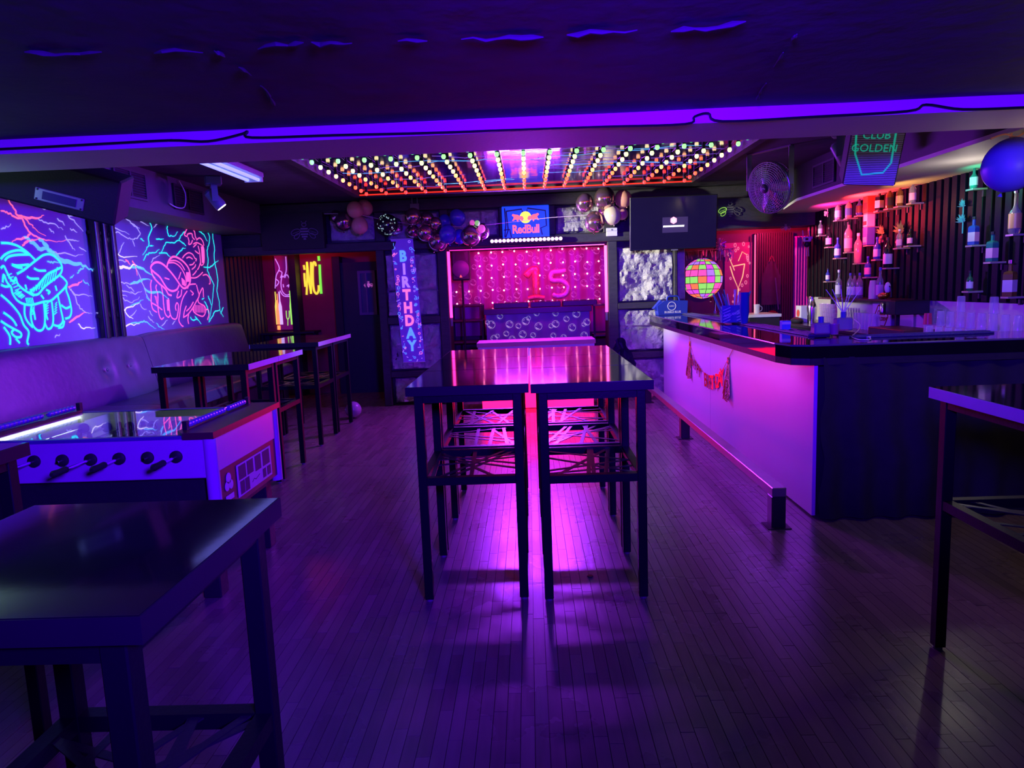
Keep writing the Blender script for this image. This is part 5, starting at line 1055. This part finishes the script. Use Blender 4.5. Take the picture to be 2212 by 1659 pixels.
# painted disco ball and bubble pattern on the back wall
q = onY(1517, 602, 11.54); t = thing('disco_ball_painting', 'painted disco ball of bright coloured squares on the plum wall', 'painting', q)
rD = .325; cc = [neon('tile_orange', (1., .22, .06), .85), neon('tile_pink', (1., .10, .45), .85), neon('tile_green', (.28, .85, .12), .85), neon('tile_lilac', (.45, .22, .95), .8), neon('tile_magenta', (.75, .08, .70), .8)]
MB().lathe([(rD, 0), (rD, .008)], 48, fback((0, 0, 0))).build('dark_ground', mat('plum_ground', (.05, .01, .05), .6), t)
rr = random.Random(4); lat = [-90, -68, -50, -33, -14, 6, 26, 43, 57, 69, 80]
for j in range(len(lat)-1):
    nl = 7 if j not in (0, 9) else 6
    for i in range(nl):
        a0 = -90+180*i/nl; a1 = -90+180*(i+1)/nl; g = .006; pts = []
        for (la, lo) in ((lat[j], a0), (lat[j], (a0+a1)/2), (lat[j], a1), (lat[j+1], a1), (lat[j+1], (a0+a1)/2), (lat[j+1], a0)):
            pts.append(Vector((rD*math.cos(R(la))*math.sin(R(lo)), rD*math.sin(R(la))*.98+.02*rD*math.cos(R(lo)), 0)))
        c_ = sum(pts, Vector())/len(pts); pts = [c_+(p-c_)*(1-g/max(.02, (p-c_).length)) if (p-c_).length > .02 else c_+(p-c_)*.8 for p in pts]
        MB().prism([(p.x, p.y) for p in pts], .004, fback((0, -.009, 0))).build('mirror_square', cc[rr.randrange(5)], t)
q2 = onY(1528, 546, 11.45); t = thing('tinsel_garland', 'silvery pink tinsel fringe above the painted disco ball', 'tinsel', (2.85, 11.5, q2.z)); tm = mat('tinsel_foil', (.9, .6, .7), .22, .5, var=.3)
me = MB().bar((0, 0, 0), (.004, -.01, -.13), .016, .002).mesh('tinsel_strip', tm)
MB().cyl((-.52, 0, .03), (.45, 0, .06), .006, 6).build('tinsel_cord', tm, t)
for k in range(58): o = link('tinsel_strip', me, t); o.location = (-.52+.0165*k, random.uniform(-.03, .03), .04+random.uniform(-.03, .02)); o.rotation_euler = (random.uniform(-.3, .3), random.uniform(-.3, .3), random.uniform(0, 3)); o.scale = (1, 1, random.uniform(.6, 1.2))
t = thing('foil_rosette', 'silver foil rosette at the upper right of the tinsel fringe', 'decoration', onY(1555, 528, 11.53)); mb = MB()
for k in range(16): a = k*math.pi/8; mb.bar((0, 0, 0), (.10*math.cos(a), -.03*(k % 2), .10*math.sin(a)), .03, .003)
mb.build('foil_petals', tm, t); MB().sphere((0, -.02, 0), .025, 10, 8).build('foil_centre', tm, t, True)
a = onY(1567, 532, 11.5); c = onY(1625, 655, 11.5); t = thing('cocktail_painting', 'pink painted panel with a cocktail glass and oval outlines', 'painting', ((a.x+c.x)/2, 11.555, c.z)); pw = c.x-a.x; ph = a.z-c.z+.05
MB().box(-pw/2, pw/2, -.02, 0, -.2, ph).build('panel', mat('rose_panel', (.75, .14, .25), .5, var=.2), t); Ft = fback((0, -.021, 0)); mb = MB()
rr = random.Random(2)
for k in range(22):
    ex = rr.uniform(-.42, .42)*pw; ez = rr.uniform(0, .98)*ph
    if abs(ex) < .12*pw and .3*ph < ez < .75*ph: continue
    s = rr.uniform(.015, .03); mb.ribbon([(ex+s*.6*math.cos(i*.45), ez+s*math.sin(i*.45)) for i in range(15)], .009, Ft, .004)
mb.build('oval_outline', neon('rose_paint', (1., .35, .45), .5), t)['kind'] = 'stuff'
MB().ribbon([(-.13, ph*.62), (-.08, ph*.45), (0, ph*.25), (.07, ph*.45), (.10, ph*.65)], .016, Ft, .005).ribbon([(0, ph*.25), (0, ph*.02)], .018, Ft, .005).ribbon([(-.08, ph*.62), (.10, ph*.65)], .016, Ft, .005).ribbon([(-.14, ph*.75), (-.06, ph*.55)], .012, Ft, .005).ribbon([(.0, ph*.7), (.06, ph*.85), (.13, ph*.80)], .012, Ft, .005).build('glass_outline', neon('peach_paint', (1., .55, .25), .8), t)
tag(MB().cyl((3.585, 11.42, .95), (3.585, 11.42, 2.28), .012, 8).build('light_line', mat('pink_line', (1, .3, .4), .4, emit=(1, .1, .2), es=1.2)), 'thin glowing pink line between the rose painting and the slats', 'light tube')
# hanging apron and backpack
q = onY(1668, 600, 11.3); t = thing('hanging_apron', 'dark apron hanging from a hook on the far slats', 'apron', (q.x, 11.36, q.z))
vs = []; n = 14
for j in range(9):
    z = .26-.085*j; w_ = .05+.10*min(1, j/3)
    for i in range(n+1): u = i/n*2-1; vs.append((u*w_, -.02-.02*math.cos(u*4)-.01*j/8, z))
MB().add(vs, [(r*(n+1)+i, r*(n+1)+i+1, (r+1)*(n+1)+i+1, (r+1)*(n+1)+i) for r in range(8) for i in range(n)]).build('apron_cloth', mat('apron_grey', (.14, .07, .08), .8, var=.3), t, True)
MB().tube(smooth_pts([(-.04, -.03, .25), (0, -.03, .34), (.04, -.03, .25)], 4), .006, 6).build('neck_loop', mat('apron_strap', (.5, .1, .1), .6), t, True); MB().bar((.06, -.03, .0), (.11, -.04, -.5), .02, .004).build('apron_string', m_grey, t)
q = onY(1672, 680, 11.2); t = thing('backpack', 'small dark red backpack below the hanging apron', 'bag', (q.x+.02, 11.34, q.z-.2))
MB().sphere((0, 0, .1), .13, 16, 10, (1, .7, 1.25)).build('bag_body', mat('bag_red', (.25, .03, .03), .6), t, True); MB().sphere((.05, -.06, .05), .08, 14, 8, (1, .6, 1)).build('front_pocket', m_black, t, True); MB().tube(smooth_pts([(-.02, 0, .26), (0, .09, .40), (.04, 0, .26)], 4), .008, 6).build('bag_loop', m_black, t, True)
# wifi camera on the post
q = onX(1743, 516, 3.9); t = thing('wifi_camera', 'white surveillance camera with two antennas at the slat wall end', 'camera', q)
MB().bevbox(-.05, .05, -.04, .04, -.04, .03, .01).build('camera_body', m_white, t); MB().sphere((0, 0, -.075), .04, 14, 8).build('camera_ball', m_black, t, True); MB().box(-.035, .005, -.042, -.04, -.02, .01).build('lens_panel', m_black, t)
for a in (-.05, .04): MB().cyl((a, 0, .0), (a-.01, 0, .12), .005, 6).build('antenna', m_white, t)
MB().bevbox(.05, .11, -.02, .03, -.005, .03, .006).build('mount_arm', m_white, t)
for a in (-.01, .02): MB().tube([(a, .0, -.10), (a+.005, 0, -.18), (a+.01, 0, -.24)], .004, 6).build('plug_cable', m_white, t)
# ---------------------------------------------------------------- back bar
t = thing('back_counter', 'low dark cabinet run under the bottle wall', 'cabinet', (3.75, 7.35, 0))
MB().box(-.30, .24, -2.1, 2.6, .1, .97).build('carcass', m_black, t); MB().box(-.33, .245, -2.12, 2.62, .97, 1.0).build('worktop', mat('dark_worktop', (.06, .04, .05), .25), t)
for k in range(7):
    y0 = -2.06+.66*k; d = MB().bevbox(-.315, -.30, y0+.01, y0+.64, .14, .94, .004).build('door', mat('dark_door', (.02, .02, .03), .3), t); MB().box(-.33, -.315, y0+.55, y0+.57, .6, .8).build('handle', m_chrome, d)
struct(MB().box(4.0, 4.04, 4.4, 10.3, 1.0, 1.315).build('trim_8', mat('white_splashback', (.62, .60, .60), .3, var=.06)), 'white splashback strip below the bottle wall')
sh = thing('bottle_shelf', 'narrow shelf under the red lit row of bottles', 'shelf', (3.86, 8.35, 1.33)); MB().box(-.13, .13, -.9, .95, -.02, 0).build('board', mat('red_brown_shelf', (.12, .04, .04), .3), sh); MB().box(-.02, .02, -.8, -.77, -.3, -.02).box(-.02, .02, .8, .83, -.3, -.02).build('bracket', m_black, sh)
BX = 3.88
def glassm(name, c, tr=.45): return mat('bottle_'+name, c, .10, trans=tr, coat=.5, var=.05)
g_clear = glassm('clear', (.75, .78, .85), .75); g_blue = glassm('blue', (.06, .10, .60), .3); g_pink = glassm('pink', (.85, .35, .42), .3); g_dark = glassm('dark', (.015, .02, .02), .2); g_green = glassm('green', (.04, .25, .10), .4); g_amber = glassm('amber', (.40, .20, .05), .5); g_teal = glassm('teal', (.05, .35, .30), .4)
l_white = mat('label_white', (.75, .73, .72), .6); l_pink = mat('label_pink', (.85, .45, .60), .6); l_blue = mat('label_blue', (.12, .16, .55), .6); l_dark = mat('label_dark', (.06, .05, .05), .6); l_gold = mat('label_gold', (.70, .50, .15), .4)
PROF = {'round': [(.88, 0), (1, .03), (1, .52), (.92, .60), (.42, .70), (.34, .74), (.32, .92), (.36, .93)], 'long': [(.9, 0), (1, .02), (1, .62), (.8, .70), (.38, .80), (.32, .93)], 'bulb': [(.8, 0), (1, .06), (1.02, .35), (.9, .48), (.5, .56), (.34, .62), (.30, .92)], 'square': [(1.1, 0), (1.15, .02), (1.15, .60), (1.0, .66), (.36, .70), (.34, .92)]}
def bottle(label, p, h, r, kind, gm, lm_, cap, shelf=True, lab=(.12, .45)):
    t = thing('bottle', label, 'bottle', p, random.uniform(0, .6), 'bottles behind the bar'); n = 4 if kind == 'square' else 16
    Mq = Matrix.Rotation(R(45), 4, 'Z') if n == 4 else None
    MB().lathe([(a*r, b_*h) for a, b_ in PROF[kind]], n, Mq).build('glass_body', gm, t, n > 4)
    k = 1.17 if n == 4 else 1.02
    if lm_: MB().lathe([(r*k, lab[0]*h), (r*k, lab[1]*h)], n, Mq, 0, False).build('bottle_label', lm_, t, n > 4)
    MB().lathe([(r*.40, .90*h), (r*.40, .995*h), (r*.3, h)], 12).build('cap', cap, t, True)
    if shelf:
        s = thing('bottle_bracket', 'shelf plate under the '+label, 'shelf', (p[0]+.02, p[1], p[2]-.012), 0, 'small bottle shelves'); MB().bevbox(-.06, .09, -.048, .048, -.006, .010, .002).build('plate', mat('shelf_plate', (.45, .38, .35), .25, .3), s); MB().box(.06, .09, -.01, .01, -.06, -.006).build('bracket_stem', m_black, s)
    return t
cap_w, cap_d, cap_b, cap_g = m_white, m_black, mat('cap_blue', (.06, .08, .5), .3), mat('cap_gold', (.8, .5, .15), .25, .9)
BT = [(1810, 475, 42, 'round', g_pink, l_white, cap_d, 'first pink lit bottle in the top row of the bottle wall'), (1833, 471, 44, 'round', g_pink, l_blue, cap_b, 'second pink lit bottle in the top row of the bottle wall'), (1856, 465, 43, 'bulb', g_blue, l_dark, cap_d, 'third bottle in the top row, dark blue glass'),
 (1899, 455, 46, 'square', g_dark, l_white, cap_g, 'square dark bottle right of the red carton in the top row'), (1921, 450, 48, 'round', g_amber, l_dark, cap_d, 'amber bottle with dark label in the orange lit top row'), (1943, 445, 46, 'round', g_amber, l_gold, cap_g, 'amber bottle with gold label in the orange lit top row'), (1971, 438, 44, 'long', g_clear, l_pink, cap_w, 'slim bottle at the right end of the orange lit top row'),
 (2103, 407, 50, 'bulb', g_teal, l_white, cap_d, 'teal lit bottle highest on the right half of the wall'), (2191, 505, 92, 'bulb', g_clear, l_gold, m_chrome, 'large golden bottle below the big blue balloon'),
 (1809, 557, 42, 'round', g_blue, l_white, cap_b, 'blue bottle at the left of the second row'), (1832, 544, 62, 'long', g_pink, l_pink, cap_d, 'tall clear pink bottle in the second row'), (1853, 568, 62, 'long', g_pink, None, cap_w, 'frosted coral bottle with pink cap in the second row'), (1894, 560, 46, 'round', g_blue, l_white, cap_b, 'blue bottle right of the carton tower in the second row'), (1917, 578, 63, 'long', g_dark, l_white, cap_d, 'black wine bottle with white label below the palm leaves'), (1942, 535, 38, 'long', g_clear, l_pink, cap_w, 'pale bottle beside the palm leaves'), (1790, 533, 40, 'long', g_dark, l_pink, cap_d, 'dark slim bottle near the left end of the bottle wall'), (1772, 508, 30, 'long', g_clear, l_white, cap_w, 'slim pale bottle at the far left of the bottle wall'),
 (2102, 529, 58, 'square', g_blue, l_pink, cap_d, 'violet gin bottle in the middle of the right half'), (2142, 565, 62, 'square', g_teal, l_pink, cap_d, 'teal bottle with a pink label on the right half'),
 (1788, 607, 27, 'round', g_blue, l_white, cap_d, 'small blue bottle low at the left of the bottle wall'), (1874, 598, 43, 'round', g_blue, l_pink, cap_b, 'blue bottle on the column below the cartons'), (2094, 628, 42, 'round', g_green, l_white, cap_d, 'green bottle low on the right half of the wall'), (2180, 640, 76, 'square', g_amber, l_white, m_chrome, 'amber bottle low at the right frame edge'), (1965, 530, 34, 'long', g_dark, l_pink, cap_d, 'half hidden dark bottle right of the palm leaves')]
for (x, y, hp, kind, gm, lm_, cp, lb) in BT:
    p = onX(x, y, BX); k = p.y/F/math.cos(0); h = hp*p.y/F; r = min(.045, max(.026, h*.155)); bottle(lb, p, h, r, kind, gm, lm_, cp)
for (x, hp, kind, gm, lm_, cp, lb) in ((1811, 58, 'round', g_clear, l_white, cap_w, 'clear bottle at the left end of the bar shelf'), (1836, 52, 'long', g_clear, l_white, cap_b, 'first of three clear bottles with white labels on the bar shelf'), (1845, 52, 'long', g_clear, l_white, cap_d, 'second of three clear bottles with white labels on the bar shelf'), (1856, 53, 'long', g_clear, l_white, cap_b, 'third of three clear bottles with white labels on the bar shelf'), (1900, 66, 'round', g_clear, l_pink, cap_b, 'tall pale bottle behind the paper cups')):
    p = onX(x, 644, 3.83); p.z = 1.331; h = hp*p.y/F; bottle(lb, p, h, .038, kind, gm, lm_, cp, False)
# cartons, plants, cups and odds on the wall
def carton(label, x, y, hp, wd, m1, m2):
    p = onX(x, y, BX); h = hp*p.y/F; t = thing('gift_carton', label, 'carton', p); MB().bevbox(-.045, .045, -wd, wd, 0, h, .003).build('box', m1, t); MB().box(-.047, -.045, -wd*.8, wd*.8, h*.15, h*.45).build('printed_panel', m2, t)
    s = thing('bottle_bracket', 'shelf plate under the '+label, 'shelf', (p.x+.02, p.y, p.z-.012), 0, 'small bottle shelves'); MB().bevbox(-.06, .09, -.048, .048, -.006, .010, .002).build('plate', mat('shelf_plate', (.45, .38, .35), .25, .3), s); MB().box(.06, .09, -.01, .01, -.06, -.006).build('bracket_stem', m_black, s)
c_red = mat('carton_red', (.8, .10, .06), .45); c_wht = mat('carton_white', (.8, .65, .62), .5); c_blu = mat('carton_dark_blue', (.10, .10, .50), .45)
carton('tall red carton in the top row of the bottle wall', 1877, 459, 45, .055, c_red, l_dark); carton('white carton below the red one on the bottle wall', 1877, 490, 26, .045, c_wht, l_dark); carton('dark blue carton in the middle of the bottle wall', 1876, 529, 36, .05, c_blu, l_pink)
def palm(label, x, y, sz, m1, fl=None, n=11):
    p = onX(x, y, 3.95); t = thing('leaf_decoration', label, 'plant', p)
    for k in range(n):
        a = R(-80+160*k/(n-1))+random.uniform(-.1, .1); d = Vector((-.25, -math.sin(a), math.cos(a))).normalized(); e = d*sz*random.uniform(.8, 1.1); w_ = d.cross(Vector((1, 0, 0))).normalized()*sz*.10
        MB().add([(0, 0, 0), e*.5+w_, e, e*.5-w_, e*.5+Vector((-.01, 0, 0))], [(0, 1, 4), (0, 4, 3), (1, 2, 4), (4, 2, 3)]).build('leaf', m1, t)
    MB().cyl((0, 0, -.10), (0, 0, .01), .006, 6).build('stem', m1, t)
    if fl:
        for k in range(5): MB().sphere((-.02, random.uniform(-.05, .05), random.uniform(-.10, -.03)), .018, 8, 6).build('flower', fl, t, True)
lf = mat('palm_leaf', (.18, .30, .06), .5); lft = mat('teal_leaf', (.15, .55, .45), .5); flr = mat('flower_red', (.8, .15, .12), .5)
palm('green palm leaves with red flowers right of the cartons', 1906, 505, .10, lf, flr); palm('larger yellow green palm leaves with red flowers on the wall', 1947, 503, .13, lf, flr, 15); palm('teal lit leaf spray on the right half of the wall', 2080, 480, .09, lft); palm('teal lit foliage high on the right half of the wall', 2081, 446, .07, lft); palm('pink lit blossom spray beneath the white soffit', 1788, 452, .09, mat('pink_blossom', (.9, .3, .5), .5), mat('pink_blossom', (.9, .3, .5), .5))
p = onX(1885, 646, 3.80); p.z = 1.331; t = thing('paper_cups', 'stack of pale paper cups on the bar shelf', 'cups', p); cpm = mat('paper_cup', (.85, .75, .55), .5); me = MB().lathe([(.030, .09), (.042, 0), (.044, 0), (.032, .092)], 16, None, 0, False).mesh('paper_cup', cpm, True)
for k in range(7): o = link('paper_cup', me, t); o.location = (0, 0, .018*k)
MB().lathe([(.0305, .198), (.0305, .2)], 16).build('cup_bottom', cpm, t)
p = onX(1905, 646, 3.80); p.z = 1.331; t = thing('snack_bag', 'gold snack bag lying on the bar shelf beside the cups', 'bag', p); MB().sphere((0, -.03, .035), .085, 14, 8, (.6, 1, .42)).build('bag_pillow', m_gold, t, True); MB().bar((0, -.10, .05), (0, -.14, .07), .05, .004).build('bag_seal', m_gold, t)
p = onX(1917, 640, 3.80); p.z = 1.331; t = thing('bar_tool', 'crumpled white cloth and bar tool on the shelf end', 'cloth', p); MB().sphere((0, 0, .12), .05, 12, 8, (.6, .8, 1.2)).build('cloth_bundle', m_white, t, True); MB().tube(smooth_pts([(0, .04, .0), (0, .02, .1), (0, -.06, .13), (0, -.08, .02)], 4), .008, 6).build('tool_wire', m_black, t, True)
q = onX(1938, 664, 3.72); t = thing('till_box', 'black box with a metal dispenser mounted under the shelf', 'box', q); MB().bevbox(-.10, .24, -.16, .16, -.07, .07, .006).build('box_body', mat('black_till', (.015, .015, .022), .3), t); MB().lathe([(.018, -.05), (.018, .04), (.01, .05)], 12, Matrix.Translation((-.12, .06, 0))).build('metal_dispenser', m_chrome, t, True)
q = onX(1906, 682, 3.93); t = thing('hexagon_sign', 'white board with red hexagon logo behind the glasses', 'sign', q); M = fright((0, 0, 0)); MB().prism([(-.20, -.15), (.20, -.15), (.20, .15), (-.20, .15)], .012, M).build('board', m_white, t)
hxp = [(.15*math.cos(R(60*k)), .13*math.sin(R(60*k))) for k in range(7)]; rd_ = mat('sign_dark_red', (.35, .02, .03), .5); MB().ribbon(hxp, .018, M @ Matrix.Translation((0, 0, .012)), .004).build('hexagon_frame', rd_, t)
mb = MB(); text_mb('CLUB', .07, M @ Matrix.Translation((0, .03, .012)), .003, mb, 0, .002); text_mb('GOLDEN', .06, M @ Matrix.Translation((0, -.035, .012)), .003, mb, 0, .002); mb.build('lettering', rd_, t)
q = onX(2030, 684, 3.995); t = thing('price_list', 'white printed list taped to the splashback', 'paper', q); M = fright((0, 0, 0)); MB().prism([(-.105, -.075), (.105, -.075), (.105, .075), (-.105, .075)], .002, M).build('sheet', m_white, t); mb = MB()
for k in range(9): mb.ribbon([(-.085, .05-.014*k), (-.02, .05-.014*k)], .004, M @ Matrix.Translation((0, 0, .002)), .001); mb.ribbon([(.02, .05-.014*k), (.08, .05-.014*k)], .004, M @ Matrix.Translation((0, 0, .002)), .001)
mb.ribbon([(-.05, .064), (.05, .064)], .007, M @ Matrix.Translation((0, 0, .002)), .001); mb.build('printed_lines', m_grey, t)['kind'] = 'stuff'
# glasses, upside down
gme = MB().lathe([(.036, 0), (.030, .125), (.027, .13), (.001, .128)], 14, None, 0, False).mesh('tumbler', m_glass, True); rme = MB().lathe([(.038, 0), (.038, .006), (.034, .006), (.034, 0)], 14, None, 0, False).mesh('rim', m_glass, True)
def tumbler(label, p, group, s=1.):
    o = link('tumbler', gme); o.location = p; o.scale = (s, s, s); tag(o, label, 'glass', group); r_ = link('rim', rme, o); return o
num = ['first', 'second', 'third', 'fourth', 'fifth', 'sixth', 'seventh', 'eighth', 'ninth', 'tenth', 'eleventh', 'twelfth']
for k in range(9): tumbler(f'{num[k]} upturned tumbler from the right in the front rank near the frame edge', (3.52, 5.22+.14*k, 1.0), 'upturned tumblers at the right')
for k in range(9): tumbler(f'{num[k]} upturned tumbler from the right in the second rank near the frame edge', (3.64, 5.28+.14*k, 1.0), 'upturned tumblers at the right')
for k in range(8): tumbler(f'{num[k]} upturned tumbler from the right stacked on top near the frame edge', (3.58, 5.30+.14*k, 1.131), 'upturned tumblers at the right')
tumbler('single tumbler topping the pyramid of glasses at the right', (3.58, 6.0, 1.262), 'upturned tumblers at the right')
tumbler('second tumbler topping the pyramid of glasses at the right', (3.58, 5.58, 1.262), 'upturned tumblers at the right')
for k in range(6):
    q = onX(1852+k*8, 694, 3.72); tumbler(f'{num[k]} tall upturned glass from the left below the bottle shelf', (3.72, q.y, 1.0), 'upturned glasses below the shelf', 1.35)
t = thing('red_cup', 'red cup beside the rank of tumblers at the right', 'cup', (3.6, 6.52, 1.131)); MB().lathe([(.036, 0), (.030, .10), (.028, .10)], 14, None, 0, False).build('cup_wall', mat('cup_red', (.7, .05, .12), .35), t, True); MB().lathe([(.029, .098), (.029, .1)], 14).build('cup_base', MATS['cup_red'], t); tumbler('tumbler under the red cup', (3.6, 6.52, 1.0), 'upturned tumblers at the right')
# stacked shot glasses shining pink
sme = MB().lathe([(.024, 0), (.030, .05), (.027, .05), (.020, .008), (.001, .008)], 10, None, 0, False).mesh('shot_glass', mat('shot_glass_clear', (.95, .75, .80), .06, alpha=.45, spec=.9), True)
for j in range(5):
    for i in range(6):
        o = link('shot_glass', sme); o.location = (3.66, 8.62+.068*i+.03*j*.5, 1.0+.052*j); tag(o, f'shot glass in tier {num[j]} from below, {num[i]} from the right, in the pink stack', 'glass', 'stacked shot glasses')
# mixing shakers and cans at the far end
q = onX(1757, 690, 3.7); t = thing('shaker', 'steel cocktail shaker left of the shot glasses', 'shaker', (3.66, 9.32, 1.0)); MB().lathe([(.05, 0), (.062, .20), (.055, .24), (.035, .28), (.035, .31)], 18).build('shaker_body', m_chrome, t, True); MB().lathe([(.03, .31), (.03, .34), (.015, .35)], 14).build('shaker_cap', m_chrome, t, True)
t = thing('snack_carton', 'red and white snack carton left of the shaker', 'carton', (3.66, 9.62, 1.0)); MB().bevbox(-.06, .06, -.09, .09, 0, .22, .004).build('box', m_white, t); MB().lathe([(.05, 0), (.05, .002)], 16, frame((-.062, 0, .12), (0, -1, 0), (0, 0, 1))).build('red_print', c_red, t)
t = thing('bar_cloth_heap', 'dark cloth heap before the snack carton', 'cloth', (3.52, 9.45, 1.0)); MB().sphere((0, 0, .03), .1, 14, 8, (.7, 1.5, .42)).build('cloth_fold', m_black, t, True); MB().sphere((.02, .08, .04), .06, 12, 8, (.9, 1.2, .6)).build('cloth_corner', m_black, t, True)
t = thing('cash_drawer', 'long dark box on the back counter right of the hexagon sign', 'box', (3.62, 7.0, 1.0)); MB().bevbox(-.16, .16, -.35, .35, 0, .07, .005).build('box_body', m_brownw, t); MB().box(-.165, -.16, -.3, .3, .015, .055).build('drawer_front', m_black, t)
# jacket on the far table corner
q = onZ(1380, 775, .9); t = thing('dark_jacket', 'dark jacket draped over a stand at the far right corner of the centre tables', 'jacket', (.75, 6.0, 0)); vs = []; n = 18
for j in range(9):
    for i in range(n+1):
        u = i/n*2-1; z = 1.16-.045*j-.22*abs(u)**1.5; vs.append((u*.13+.03*noise.noise(Vector((u*3, j*.7, 0))), .12*noise.noise(Vector((u*4, j*.6, 3)))+.03*j-.1, z))
MB().add(vs, [(r*(n+1)+i, r*(n+1)+i+1, (r+1)*(n+1)+i+1, (r+1)*(n+1)+i) for r in range(8) for i in range(n)]).build('jacket_cloth', mat('jacket_plum', (.06, .03, .05), .8, var=.4, scale=30), t, True)
MB().bevbox(-.10, .10, -.10, .10, 0, .02, .004).build('stand_foot', m_black, t); MB().cyl((0, 0, .02), (0, 0, 1.05), .018, 10).build('stand_post', m_black, t, True)
